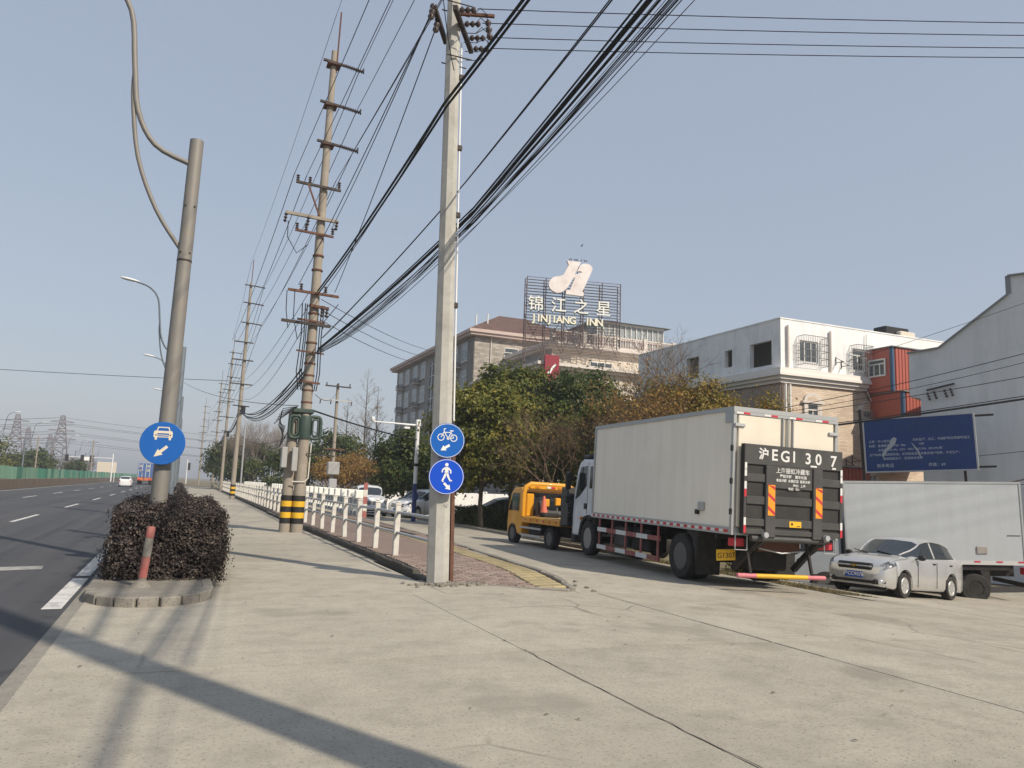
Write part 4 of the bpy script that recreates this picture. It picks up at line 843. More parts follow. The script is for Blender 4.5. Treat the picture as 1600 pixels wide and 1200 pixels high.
for ch, adv in zip('JINJIANG  INN', (.44, .40, .62, .44, .38, .60, .62, .66, .45, .40, .40, .64, .62)):
    if ch != ' ': face_text('letter_backing', ch, 1.02, (x + adv / 2 + .04, -.14, 18.50), 'char_edge', 'char_edge', SG, .05, .1); face_text('letter', ch, .98, (x + adv / 2, -.28, 18.54), 'letter_cream', 'char_edge', SG, .03)
    x += adv * 1.07
# emblem: a slanted j hook joined to a slanted column with arm
def bez(p0, p1, p2, n=8): return [((1 - t) ** 2 * p0[0] + 2 * t * (1 - t) * p1[0] + t * t * p2[0], (1 - t) ** 2 * p0[1] + 2 * t * (1 - t) * p1[1] + t * t * p2[1]) for t in [k / n for k in range(n + 1)]]
def E_(a): return [((x - 695) / 70.0, (360 - y) / 70.0) for x, y in a]
hook = E_([(822, 125), (920, 128), (880, 215), (845, 290)]) + bez(*E_([(845, 290), (815, 350), (760, 358)])) + bez(*E_([(760, 358), (700, 345), (697, 300)])) + bez(*E_([(697, 300), (705, 255), (750, 243)])) + bez(*E_([(750, 243), (790, 238), (800, 225)])) + E_([(835, 155)])
colm = E_([(915, 150)]) + bez(*E_([(915, 150), (930, 136), (960, 134)])) + bez(*E_([(960, 134), (1005, 140), (1004, 170)])) + E_([(1000, 185), (935, 335), (946, 338), (944, 364), (820, 358), (822, 332), (845, 332), (885, 232), (872, 240), (848, 250), (855, 225), (890, 215), (935, 195), (950, 178), (915, 190), (895, 215), (890, 195)])
def dedupe(p):
    o = []
    for q in p:
        if not o or math.hypot(q[0] - o[-1][0], q[1] - o[-1][1]) > 1e-3: o.append(q)
    return o
colm = E_([(918, 150), (935, 137), (960, 134), (985, 140), (1002, 155), (1004, 172), (998, 190), (935, 336), (946, 338), (944, 366), (820, 360), (822, 332), (846, 332), (884, 236), (846, 262), (858, 222), (900, 212), (932, 198), (915, 190), (896, 196)])
for pl, y in ((hook, -.50), (colm, -.46)):
    MB().prism(dedupe(pl), 0, .35, M=Matrix.Translation((2.0, y + .35, 21.12)) @ Matrix.Rotation(R(90), 4, 'X')).build('emblem', [MT['logo_white']], SG)
MB().box(3.2, 6.8, .02, .12, 21.6, 24.5).build('emblem_frame', MT['steel_dark'], SG) if False else None
em = MB()
for x in (3.9, 4.7, 5.6): em.tube([(x, .2, 21.3), (x + .5, .2, 24.2)], .04, 5)
em.build('emblem_frame', MT['steel_dark'], SG)
def bird(loc, rz, fly=False):
    t = tag(MB().lathe([(.0, -.20), (.045, -.16), (.085, 0), (.07, .12), (.05, .18), (.055, .23), (.0, .30)], 8, M=Matrix.Rotation(rz, 4, 'Z') @ Matrix.Rotation(R(90 if fly else 35), 4, 'Y')).build('bird', MT['black'], loc=loc, smooth=60), 'small dark bird flying above the rooftop sign' if fly else 'small dark bird perched along the top of the white emblem', 'bird', None if fly else 'birds on the emblem')
    t.scale = (.62, .62, .62)
    if fly: MB().add([(-.1, 0, 0), (.1, 0, 0), (.05, .5, .16), (-.08, .45, .17)], [(0, 1, 2, 3)]).add([(-.1, 0, 0), (.1, 0, 0), (.05, -.5, .16), (-.08, -.45, .17)], [(0, 1, 2, 3)]).build('wing', MT['black'], t)
    else: MB().tube([(0, 0, -.22), (0, 0, -.05)], .012, 4).build('leg', MT['black'], t)
for k, x in enumerate((4.75, 4.92, 5.25, 5.42, 5.6, 5.95, 6.3, 6.5)): bird((29.35 + (x - .65) * .978, 66.05 - (x - .65) * .208, 24.09), random.uniform(0, 6))
bird((29.35 + 5.2, 65, 25.6), .4, True)

# --- white house with tan brick storey
WH = thing('white_house', 'white plastered house with tan brick lower storey and caged windows', 'building', (25.3, 27.6, -1.1))
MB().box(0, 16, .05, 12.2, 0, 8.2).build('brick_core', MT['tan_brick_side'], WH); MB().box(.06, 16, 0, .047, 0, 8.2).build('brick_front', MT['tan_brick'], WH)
wx = MB(); zl, zt = 8.72, 11.1
def wall_holes(mb, kind, L, z0, z1, holes, th=.25):
    us = sorted({0, L, *[h[0] for h in holes], *[h[1] for h in holes]}); zs = sorted({z0, z1, *[h[2] for h in holes], *[h[3] for h in holes]})
    for a, b_ in zip(us, us[1:]):
        for c_, d in zip(zs, zs[1:]):
            if any(h[0] <= a + 1e-6 and b_ <= h[1] + 1e-6 and h[2] <= c_ + 1e-6 and d <= h[3] + 1e-6 for h in holes): continue
            if kind == 'x': mb.box(0, th, a, b_, c_, d)
            else: mb.box(a, b_, 0, th, c_, d)
    return mb
wall_holes(MB(), 'x', 12.2, zl, zt, [(.6, 2.12, 8.98, 10.16), (3.45, 4.05, 9.26, 10.14), (6.2, 7.3, 9.0, 10.2)]).build('upper_side_wall', MT['plaster'], WH)
w2 = wall_holes(MB(), 'y', 16, zl, zt, [(1.15, 2.3, 9.15, 10.20), (4.5, 5.3, 9.05, 10.15)]); w2.v = [(x + .003 if x < .1 else x, y - .004, z) for x, y, z in w2.v]; w2.build('upper_front_wall', MT['plaster'], WH)
MB().box(.3, 15.7, .3, 12, 10.9, 11.0).build('roof_slab', MT['plaster_grey'], WH); MB().box(2.6, 15, 2.2, 12, 8.7, 10.8).build('inner_room', MT['plaster_grey'], WH); MB().box(-.03, 16, -.03, .3, 11.1, 11.16).build('coping', MT['plaster'], WH)
MB().box(-.03, .28, .3, 12.2, 11.1, 11.16).build('coping', MT['plaster'], WH)
for z, o_, h_ in ((8.05, .12, .16), (8.21, .26, .16), (8.37, .40, .14), (8.51, .34, .215)): MB().box(-o_, 16, -o_, .0 - .005, z, z + h_).build('cornice', MT['trim_white'], WH); MB().box(-o_, -.005, -.005, 12.2, z + .002, z + h_ + .002).build('side_cornice', MT['trim_white'], WH)
def cage(parent, x0, x1, z0, z1, d=.5):
    t = MB(); 
    for k in range(int((x1 - x0) / .11) + 1): x = x0 + k * .11; t.tube([(x, -d, z0), (x, -d, z1)], .012, 4)
    for k in range(5): t.tube([(x0, -d * k / 5, z0), (x0, -d * k / 5, z1)], .012, 4); t.tube([(x1, -d * k / 5, z0), (x1, -d * k / 5, z1)], .012, 4)
    for z in [z0 + (z1 - z0) * k / 4 for k in range(5)]: t.tube([(x0, 0, z), (x0, -d, z), (x1, -d, z), (x1, 0, z)], .016, 4)
    return tag(t.build('window_cage', MT['cage'], parent), kind='stuff')
window(WH, ('y', .12), 1.72, 9.15, 1.15, 1.05, mull=2, trans=False, sill=False); cage(WH, 1.0, 2.5, 8.98, 10.35); window(WH, ('y', .12), 4.9, 9.05, .8, 1.1, sill=False); cage(WH, 4.35, 5.4, 8.9, 10.25)
MB().box(.12, .2, .62, .68, 8.98, 10.16).build('window_reveal', MT['galv'], WH)
def arch_window(x, z, w, h, caged=False):
    t = window(WH, ('y', -.03), x, z, w, h, mull=1, fm='trim')
    for s in (-1, 1): MB().box(x + s * (w / 2 + .09) - .08, x + s * (w / 2 + .09) + .08, -.10, -.004, z - .02, z + h).build('surround', MT['trim'], t)
    MB().box(x - w / 2 - .3, x + w / 2 + .3, -.16, -.004, z + h, z + h + .10).build('lintel', MT['trim'], t)
    pts = [(x + (w / 2 + .18) * math.cos(a), z + h + .10 + .42 * math.sin(a)) for a in [PI * k / 12 for k in range(13)]]
    MB().prism(pts, .004, .12, M=Matrix.Rotation(R(90), 4, 'X')).build('arched_hood', MT['trim'], t)
    MB().prism([(x + (p[0] - x) * .68, z + h + .10 + (p[1] - z - h - .10) * .68) for p in pts], .121, .126, M=Matrix.Rotation(R(90), 4, 'X')).build('hood_inset', MT['tan_brick'], t)
    if caged: cage(WH, x - w / 2 - .12, x + w / 2 + .12, z - .1, z + h, .35)
arch_window(1.83, 6.15, .72, 1.05); arch_window(5.35, 5.95, .8, 1.1, True); arch_window(5.35, 2.9, .8, 1.1)
for x in (.16, .42): MB().tube([(x, -.12, 0), (x, -.12, 8.0)], .06, 8).build('downpipe', MT['frame_white'], WH, smooth=60)
for x in (.36, 3.0): MB().tube([(x, -.1, 8.75), (x, -.1, 10.8)], .06, 8).build('downpipe', MT['trim'], WH, smooth=60)
for x, z in ((3.4, 9.3), (3.75, 9.15), (4.3, 4.6), (3.9, 4.4)):
    MB().bar((x, 0, z), (x, -.5, z), .03, .03).bar((x, -.02, z + .3), (x, -.02, z - .1), .03, .03).bar((x, -.02, z + .25), (x, -.48, z), .02, .02).build('bracket', MT['steel_dark'], WH)
MB().tube([(5.35, -.1, 10.9), (5.3, -.12, 9), (5.1, -.15, 8.3), (5.5, -.2, 7.5), (5.7, -.15, 5.5), (5.8, -.1, 3)], .025, 5).build('slack_hose', MT['frame_white'], WH, smooth=60)
MB().cbox(7.5, 9.2, .6, 1.4, 11.1, 11.75, .05).build('roof_box', MT['black'], WH); MB().cbox(8.2, 9.3, .3, .6, 11.16, 11.5, .05).build('roof_pipe', MT['hotel_cream'], WH)
# red sheds
def shed(name, label, x0, x1, y0, y1, z0, z1, win):
    t = thing(name, label, 'shed', (x0, y0, z0)); w, d, h = x1 - x0, y1 - y0, z1 - z0
    MB().box(.03, w, .03, d, 0, h).build('core', MT['clad_red'], t)
    for k in range(int(w / .21)): MB().cbox(.22 + k * .21, .22 + k * .21 + .185, -.025, .028, 0, h, .02).build('cladding_rib', MT['clad_red'], t)
    MB().box(0, .028, .14, d, 0, h).build('side_panel', MT['clad_red'], t); MB().box(-.012, .11, -.03, .135, 0, h).build('corner_trim', MT['clad_blue'], t); MB().box(-.08, w + .05, -.1, d, h, h + .05).build('roof_edge', MT['sheet_grey'], t)
    if win: window(t, ('x', -.005), win[0], win[1], win[2], win[3], mull=2, sill=False)
    return t
shed('red_shed', 'red ribbed metal shed box hung high on the white house', 30.6, 33.6, 26.0, 27.55, 6.85, 8.95, (.85, .75, 1.0, .85)); shed('red_shed', 'red ribbed metal shed below the hanging box beside the billboard', 30.75, 33.5, 25.6, 27.55, 3.2, 6.78, (.8, 1.35, .9, .95)); shed('red_shed', 'small red ribbed lean-to low behind the white box truck', 24.6, 27.6, 24.9, 26.9, -1.1, 3.05, None)
# --- grey gabled wall
GA = R(-25)
GW = thing('gabled_warehouse', 'pale grey warehouse with stepped gable behind the blue billboard', 'building', (25.75, 21.1, -1.1), (0, 0, R(-65)))
# local x runs along the wall to the right, local y goes behind it
gp = [(0, 0), (30, 0), (30, 14.3), (7.15, 14.3), (4.25, 12.25), (4.25, 11.55), (1.25, 9.05), (0, 8.72)]
MB().prism([(.36, 0), (16, 0), (16, 11.1), (3.45, 11.05), (3.45, 10.4), (1.05, 8.60), (0, 8.50), (-.02, 6.80), (.36, 6.72)], -9, 0, M=Matrix.Rotation(R(90), 4, 'X')).build('wall', MT['plaster_grey'], GW)
cp = [(-.06, 8.50), (1.05, 8.60), (3.40, 10.38), (3.40, 11.05), (9, 11.08)]
for (a, b_), (c_, d) in zip(cp, cp[1:]): MB().bar((a, -.02, b_ + .02), (c_, -.02, d + .02), .16, .06).build('coping', MT['sheet_grey'], GW)
MB().bar((.60, -.12, 7.0), (1.55, -.12, 7.2), .06, .06).build('insulator_bracket', MT['steel_dark'], GW)
for k, x in enumerate((.62, .85, 1.2, 1.4)): insul((x, -.12, 6.92 + .04 * k), (x + .10, -.14, 6.6 + .04 * k), .05, 3, 'insulator', GW, 8)
for x, z in ((4.5, 9.6), (5.2, 7.6)): MB().cbox(x, x + .1, -.06, 0, z, z + .1, .01).build('wall_fitting', MT['steel_dark'], GW)
YW = thing('yard_wall', 'white perimeter wall glimpsed under the camphor crowns', 'wall', (14.5, 58, -1)); MB().cbox(0, 11, 0, .25, 0, 2.15, .02).build('wall_face', MT['plaster'], YW)
for k in range(5): MB().cbox(k * 2.7 - .2, k * 2.7 + .2, -.08, .33, 0, 2.3, .02).build('wall_pier', MT['plaster'], YW)
# --- billboard
BB = thing('blue_billboard', 'faded torn blue company billboard with white Chinese text on the grey wall', 'billboard', (23.0, 20.75, 2.70), (0, R(-2.3), R(-63)))
BW, BH = 3.48, 1.86
MB().box(0, BW, -.05, 0, 0, BH).build('panel', MT['bill_blue'], BB)
for a in ((-.04, BW + .04, -.06, .04, -.05, 0), (-.04, BW + .04, -.06, .04, BH, BH + .04), (-.05, 0, -.06, .04, 0, BH), (BW, BW + .05, -.06, .04, 0, BH)): MB().box(*a).build('frame', MT['galv'], BB)
MB().box(BW - .3, BW + .6, .02, .08, BH - .1, BH - .03).build('fixing_bar', MT['steel_dark'], BB); MB().box(BW - .3, BW + .55, .02, .08, .03, .1).build('fixing_bar', MT['steel_dark'], BB)
MB().bar((-.15, .12, -3.5), (-.15, .12, 2.3), .1, .1).build('support_post', MT['steel_dark'], BB); MB().bar((BW - .4, .2, -3.5), (BW - .4, .2, 1.9), .08, .08).build('support_post', MT['steel_dark'], BB)
mk('bill_faint', (.010, .055, .14), .5, .1, 2)
text('faded_heading', '上 海 有 限 公 司', .34, MT['bill_faint'], BB, (BW * .5, -.053, 1.52), (R(90), 0, 0), .003, space=.92)
for s, x, z, sz in (('主营：中小型无缝轧', .14, 1.13, .115), ('材料生产、加工、机械护壳及零部件加工', 1.80, 1.14, .112), ('材质：普通碳素钢 10#  20#', .14, .96, .115), ('45#', 2.02, .99, .115), ('合金钢 15CrMo  20Cr  40Cr  35CrMo  42CrMo等', .48, .80, .112), ('生产标准：按国家标准，亦可按各类技术要求用户特殊、不定生产。', .14, .62, .112), ('模锻辊套生产，应用技术咨询', .66, .46, .112), ('联系电话', .40, .20, .16), ('传真：69', 2.3, .19, .15)):
    tag(text('lettering', s, sz * .88, MT['bill_text'], BB, (x * .88, -.053, z * .94), (R(90), 0, 0), .003, align='LEFT'), kind='stuff')
for pl in ([(1.02, 1.22), (1.12, 1.28), (1.22, 1.22), (1.16, 1.05), (1.05, .92), (.82, .74), (.72, .60), (.66, .50), (.60, .62), (.72, .80), (.90, .96)], [(1.74, 1.06), (1.80, 1.0), (1.95, .80), (2.03, .66), (2.08, .42), (2.02, .50), (1.96, .66), (1.86, .82)]):
    MB().prism([(x * .88, z * .94) for x, z in pl], .054, .060, M=Matrix.Rotation(R(90), 4, 'X')).build('torn_patch', MT['torn'], BB)
# yard cables in front of the grey wall
for a, b_, s, r in (((16.6, 21.9, 3.50), (26.2, 9.8, 5.75), .12, .032), ((16.6, 21.9, 3.6), (26.2, 9.8, 5.95), .2, .013), ((16.5, 22, 4.0), (26.2, 9.8, 6.6), .2, .011), ((21, 24, 5.0), (27.2, 13.2, 7.6), .2, .013), ((21, 24, 4.85), (27.2, 13.2, 7.3), .25, .010), ((23.5, 22, 7.0), (28.6, 14.1, 9.9), .1, .008), ((26, 19.6, 3.3), (29.5, 13, 4.3), .05, .010), ((26, 19.6, 2.3), (29.5, 13, 2.8), .05, .010)):
    wire(a, b_, s, r, *YR, n=16)
# ------------------------------------------------------------------ vehicles
def paintmat(name, c, rough=.32, metal=0., coat=.5):
    m = mat(name, c, rough, .05, 3, metal, dirt=sc(c, .6), dscale=2.2, damt=.35); m.node_tree.nodes['Principled BSDF'].inputs['Coat Weight'].default_value = coat; return m
MT['_'] = paintmat('spare_paint', (.5, .5, .5)); MT['silver'] = paintmat('silver_paint', (.60, .60, .595), .25, .6); MT['car_white'] = paintmat('white_paint', (.72, .73, .74)); MT['cab_white'] = paintmat('cab_paint', (.62, .65, .70), .4); MT['tow_yellow'] = paintmat('tow_paint', (.68, .31, .012), .45)
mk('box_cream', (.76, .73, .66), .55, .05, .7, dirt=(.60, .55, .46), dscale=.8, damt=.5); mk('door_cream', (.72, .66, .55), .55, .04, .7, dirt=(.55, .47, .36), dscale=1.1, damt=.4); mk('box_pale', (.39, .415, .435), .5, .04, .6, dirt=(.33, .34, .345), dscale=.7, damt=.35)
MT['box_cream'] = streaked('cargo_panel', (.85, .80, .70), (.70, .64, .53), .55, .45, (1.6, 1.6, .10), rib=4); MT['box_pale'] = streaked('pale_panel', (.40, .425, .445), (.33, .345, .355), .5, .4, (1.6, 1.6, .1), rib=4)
mk('alu', (.40, .41, .41), .45, .1, 3, metal=.5); mk('gate_black', (.050, .050, .049), .6, .2, 2.5, dirt=(.085, .08, .075), dscale=1.8, damt=.7); mk('gate_recess', (.026, .026, .026), .75, .25, 3, dirt=(.06, .055, .05), dscale=2, damt=.6); mk('chassis', (.018, .017, .016), .85, .35, 4, dirt=(.06, .05, .042), dscale=3, damt=.5)
mk('tape_red', (.50, .03, .045), .5, .1, 5); mk('tape_white', (.66, .66, .64), .5, .1, 5); mk('orange', (.80, .30, .02), .5, .1, 4); mk('plate_yellow', (.76, .44, .02), .5, .1, 3); mk('plate_blue', (.02, .09, .42), .45, .08, 3); mk('pink', (.55, .17, .20), .6, .15, 4); mk('gold', (.55, .40, .12), .3, .1, 4, metal=.6); mk('amber', (.55, .20, .02), .3, .1, 3); mk('wheel_steel', (.13, .125, .12), .6, .15, 5, metal=.4); mk('wheel_front', (.26, .255, .25), .5, .2, 6, metal=.5); mk('wheel_alloy', (.60, .60, .59), .35, .06, 4, metal=.6)
def wheel(parent, loc, r, w, rr, spokes=0, m='wheel_steel', side=-1, n=28, dish=.0):
    # axle along x; outer face towards side (-1 left, +1 right)
    Mx = Matrix.Rotation(R(90 * side), 4, 'Y')
    o = MB().lathe([(rr, -w / 2), (r * .93, -w / 2), (r, -w * .36), (r, w * .36), (r * .985, w * .40), (r * .93, w / 2), (rr * 1.04, w / 2), (rr, w * .44), (rr, -w / 2)], n, M=Mx)
    wh = o.build('wheel', MT['rubber'], parent, loc, smooth=35)
    if spokes:
        q = MB().lathe([(rr, w * .40), (rr * .93, w * .47), (rr * .90, w * .40), (rr * .90, w * .1)], n, M=Mx); q.lathe([(.0, w * .42), (rr * .2, w * .42), (rr * .26, w * .30)], 14, M=Mx)
        for k in range(spokes): q.cbox(-rr * .12, rr * .12, rr * .12, rr * .94, w * .26, w * .40, .01, M=Mx @ Matrix.Rotation(2 * PI * k / spokes, 4, 'Z'))
        q.build('rim', MT[m], wh, smooth=30); MB().lathe([(.0, w * .08), (rr * .95, w * .08)], 16, M=Mx).build('brake', MT['chassis'], wh)
    else:
        q = MB().lathe([(rr * 1.0, w * .44), (rr * .92, w * .40), (rr * .86, w * (.05 - dish)), (rr * .55, w * (0 - dish)), (rr * .50, w * (.22 - dish)), (rr * .30, w * (.26 - dish)), (rr * .22, w * (.40 - dish)), (0, w * (.42 - dish))], n, M=Mx); rim = q.build('rim', MT[m], wh, smooth=35)
        for k in range(8): a = 2 * PI * k / 8; MB().lathe([(rr * .15, 0), (rr * .15, .012)], 10, M=Mx @ Matrix.Translation((rr * .70 * math.cos(a), rr * .70 * math.sin(a), w * (.03 - dish)))).build('rim_hole', MT['black'], rim)
    return wh
def sedan(name, label, loc, rot, paint, scale=(1, 1, 1), plate=None, group=None, spokes=7, detail=True, suv=False):
    t = thing(name, label, 'car', loc, rot, group); t.scale = scale
    TOP = [(-3.49, .72), (-3.47, .95), (-3.42, 1.035), (-3.25, 1.07), (-3.12, 1.10), (-2.66, 1.405), (-2.3, 1.48), (-1.8, 1.505), (-1.35, 1.475), (-1.10, 1.415), (-.30, 1.00), (-.25, .985), (.2, .935), (.5, .87), (.66, .80), (.75, .72), (.80, .61), (.82, .50)]
    if suv: TOP = [(-3.49, .8), (-3.47, 1.1), (-3.40, 1.30), (-3.2, 1.46), (-2.9, 1.52), (-2.3, 1.55), (-1.8, 1.55), (-1.35, 1.51), (-1.10, 1.45), (-.30, 1.05), (-.25, 1.03), (.2, .98), (.5, .93), (.68, .88), (.76, .78), (.80, .62), (.82, .50)]
    BELT = [(-3.49, .66), (-3.44, .93), (-3.3, 1.01), (-2.9, 1.02), (-2.4, .99), (-1, .94), (-.3, .92), (.2, .865), (.5, .79), (.70, .71), (.78, .60), (.82, .44)]
    WID = [(-3.49, .50), (-3.45, .66), (-3.35, .75), (-3.1, .81), (-2.5, .85), (-.2, .85), (.3, .835), (.55, .79), (.70, .71), (.78, .60), (.82, .44)]
    st = sorted({round(-3.49 + 4.31 * k / 96, 4) for k in range(97)} | {-.30, -1.10, -1.66, -1.58, -2.66, -3.12, -.84, -2.74, .38, .72})
    def pts(y):
        tp, be, w = lerp_tab(TOP, y), lerp_tab(BELT, y), lerp_tab(WID, y); gh = max(.01, tp - be); s = max(0, min(1, (gh - .08) / .30)); s = s * s * (3 - 2 * s); zb = .20 + max(0, y - .5) * .12
        for yc in (0, -2.48):
            d = abs(y - yc)
            if d < .355: zb = max(zb, .30 + math.sqrt(.355 ** 2 - d * d))
        L = lambda a, b_: a + (b_ - a) * s
        wr = .60; mid = max(.50, zb + .02)
        return [(w * .93, zb), (w * .985, min(zb + .07, mid)), (w, mid), (w * .99, max(be - .08, mid + .01)), (w * .955, be), (w * L(.84, .925), be + L(gh * .5, .03)), (L(w * .60, wr + .03), L(be + gh * .85, tp - .09)), (L(w * .30, wr * .80), L(be + gh * .97, tp - .025)), (0, tp)]
    G = {k: MB() for k in ('body', 'glass', 'lamp')}
    rows = [pts(y) for y in st]; nk = 9
    for i in range(len(st) - 1):
        y0, y1 = st[i], st[i + 1]; ym = (y0 + y1) / 2
        for k in range(nk - 1):
            which = 'body'
            if k >= 6 and (-1.08 < ym < -.31 or (-3.11 < ym < -2.67 and not suv)): which = 'glass'
            if k == 5 and -2.74 < ym < -.31 and not -1.66 < ym < -1.58: which = 'glass'
            if k in (3, 4) and .38 < ym < .72: which = 'lamp'
            for s in (-1, 1):
                a, b_, c_, d = rows[i][k], rows[i][k + 1], rows[i + 1][k + 1], rows[i + 1][k]
                G[which].add([(s * a[0], y0, a[1]), (s * b_[0], y0, b_[1]), (s * c_[0], y1, c_[1]), (s * d[0], y1, d[1])], [(0, 1, 2, 3)])
    for i, y in ((0, st[0]), (-1, st[-1])):
        r_ = rows[i]; G['body'].add([(x, y, z) for x, z in r_] + [(-x, y, z) for x, z in r_[-2::-1]], [tuple(range(17))])
    for k, nm, m in (('body', 'body', paint), ('glass', 'window', MT['glass']), ('lamp', 'headlight', MT['headlight'])):
        o = G[k].build(nm, m, t); bm = bmesh.new(); bm.from_mesh(o.data); bmesh.ops.remove_doubles(bm, verts=bm.verts, dist=.0008); bmesh.ops.recalc_face_normals(bm, faces=bm.faces); bm.to_mesh(o.data); bm.free(); o.data.shade_smooth(); o.data.set_sharp_from_angle(angle=R(50))
    for s in (-1, 1):
        MB().tube([(s * (pts(y)[4][0] + pts(y)[5][0]) / 2, y, (pts(y)[4][1] + pts(y)[5][1]) / 2 + .002) for y in (.36, .2, 0, -.15, -.28)], .006, 5).build('hood_gap', MT['black'], t)
        MB().tube([(s * (pts(y)[6][0] + .004), y, pts(y)[6][1] + .004) for y in (-.33, -.5, -.7, -.9, -1.1, -1.4, -1.8, -2.2, -2.5, -2.70)], [.018, .022, .024, .024, .022, .016, .014, .016, .022, .026], 6).build('roof_pillar', paint, t, smooth=60)
        MB().tube([(s * (a + .001), .375, b_) for a, b_ in pts(.375)[1:5]], .005, 5).build('bumper_gap', MT['black'], t)
        MB().tube([(s * (pts(y)[5][0] + .004), y, pts(y)[5][1]) for y in (-.75, -1.2, -1.8, -2.3, -2.72)], .009, 5).build('window_trim', MT['black'], t)
    MB().box(-.70, .70, -3.3, .66, .17, .62).build('underbody', MT['chassis'], t)
    for y in (0, -2.48):
        for s in (-1, 1): wheel(t, (s * .745, y, .30), .30, .19, .20, spokes, 'wheel_alloy', s, 24)
    # front
    MB().cbox(-.43, .43, .68, .815, .575, .755, .035).build('grille', MT['black'], t); MB().cbox(-.42, .42, .74, .828, .655, .69, .01).build('grille_bar', paint, t)
    MB().cbox(-.50, .50, .74, .835, .27, .37, .03).build('lower_intake', MT['black'], t)
    for s in (-1, 1):
        MB().cbox(-.15, .15, -.04, .03, -.06, .06, .03).build('fog_recess', MT['black'], t, (s * .60, .745, .335), (0, 0, s * R(-42))); MB().lathe([(.055, 0), (.055, .02), (.04, .03), (.0, .03)], 14, M=Matrix.Translation((s * .615, .765, .335)) @ Matrix.Rotation(s * R(-38), 4, 'Z') @ Matrix.Rotation(R(-90), 4, 'X')).build('fog_lamp', MT['chrome'], t, smooth=40)
        MB().lathe([(.0, -.10), (.055, -.085), (.075, -.02), (.07, .05), (.0, .10)], 12, M=Matrix.Translation((s * .93, -.62, .985)) @ Matrix.Rotation(R(90), 4, 'Y') @ Matrix.Diagonal((.9, .8, 1, 1))).build('mirror', MT['black'], t, smooth=60); MB().bar((s * .80, -.60, .95), (s * .90, -.62, .965), .04, .03).build('mirror_stalk', MT['black'], t)
        for y in (-1.48, -2.42): MB().cbox(-.015, .02, -.075, .075, -.02, .02, .012).build('door_handle', MT['black'], t, (s * .846, y, .865))
        for y in (-.62, -1.62): MB().box(-.004, .002, -.006, .006, 0, .64).build('door_gap', MT['black'], t, (s * .8525, y, .27))
        MB().cbox(-.06, .06, -.03, .03, -.12, .12, .02).build('tail_light', MT['tape_red'], t, (s * .64, -3.455, .82), (0, 0, s * R(20)))
    for s in (-.35, .25): MB().bar((s, -.30, 1.01), (s + .42, -.42, 1.075), .02, .018).build('wiper', MT['black'], t)
    if detail:
        MB().prism([(-.075, -.018), (-.022, -.018), (-.022, -.032), (.028, -.032), (.028, -.018), (.075, -.018), (.082, .018), (.022, .018), (.022, .032), (-.022, .032), (-.022, .018), (-.068, .018)], 0, .02, M=Matrix.Translation((0, .831, .672)) @ Matrix.Rotation(PI, 4, 'Z') @ Matrix.Rotation(R(90), 4, 'X')).build('emblem', MT['gold'], t)
    pl = MB().cbox(-.22, .22, -.01, .01, -.07, .07, .006).build('number_plate', MT['plate_blue'], t, (0, .845, .47))
    if plate: text('plate_text', plate, .115, MT['tape_white'], pl, (0, .012, 0), (R(90), 0, PI), .003, bold=.003)
    return t
sedan('parked_sedan', 'silver four door sedan with gold emblem and blue plate before the white truck', (15.933, 14.369, -.631), (R(4.33), 0, R(104.36)), MT['silver'], plate='沪CC9578')
sedan('parked_suv', 'white car with dark windscreen just right of the banded warning post', (10.0, 43.2, gz(10)), (0, 0, R(172)), MT['car_white'], (1.05, 1.05, 1.12), '沪A3F61', spokes=6, detail=False, suv=True)
sedan('parked_suv', 'white car showing its flank beside the blue and white camera mast', (12.4, 44.5, gz(12.4)), (0, 0, R(128)), MT['car_white'], (1.05, 1.05, 1.1), None, spokes=6, detail=False, suv=True)
sedan('parked_suv', 'white car half hidden by the clipped hedge under the big green tree', (16.6, 44.0, gz(16.6) + .0), (0, 0, R(80)), MT['car_white'], (1.1, 1.1, 1.15), None, spokes=6, detail=False, suv=True)
sedan('road_sedan', 'white sedan driving away on the main road ahead of the container lorry', (-7.0, 126, RZ), (0, 0, 0), MT['car_white'], (1.02, 1.02, 1.0), None, spokes=6, detail=False)

# ---- box truck with tail lift
TK = thing('box_truck', 'large cream box truck with black tail lift carrying white characters', 'truck', (10.02, 12.335, .94), (R(.3), R(1.75), R(-5.47)))
L_, W_, H_ = 6.81, 2.5, 2.48; GR = -1.12
MB().box(.02, W_ - .02, .06, L_ - .02, .08, H_ - .03).build('cargo_box', MT['box_cream'], TK)
MB().box(-.01, W_ + .01, .0, L_, -.04, .10).build('bottom_rail', MT['alu'], TK); MB().box(-.008, W_ + .008, .0, L_, H_ - .07, H_ + .02).build('top_rail', MT['alu'], TK)
for y in (.0, L_ - .07):
    for x in (-.012, W_ - .058): MB().box(x, x + .07, y, y + .075, .101, H_ - .071).build('corner_post', MT['alu'], TK)
MB().box(-.014, .02, .07, .30, H_ - .30, H_ - .072).build('corner_plate', MT['alu'], TK)
for k in range(22):
    y = .12 + k * .305
    MB().box(-.016, -.0105, y, y + .15, .0, .055).build('reflector', MT['tape_red'], TK); MB().box(-.016, -.0105, y + .152, y + .303, .0, .055).build('reflector', MT['tape_white'], TK)
MB().cbox(-.03, 0.02, 1.02, 1.24, .38, .56, .01).build('side_hatch', MT['alu'], TK); MB().cbox(-.05, .02, 1.22, 1.32, .30, .40, .01).build('hatch_latch', MT['black'], TK)
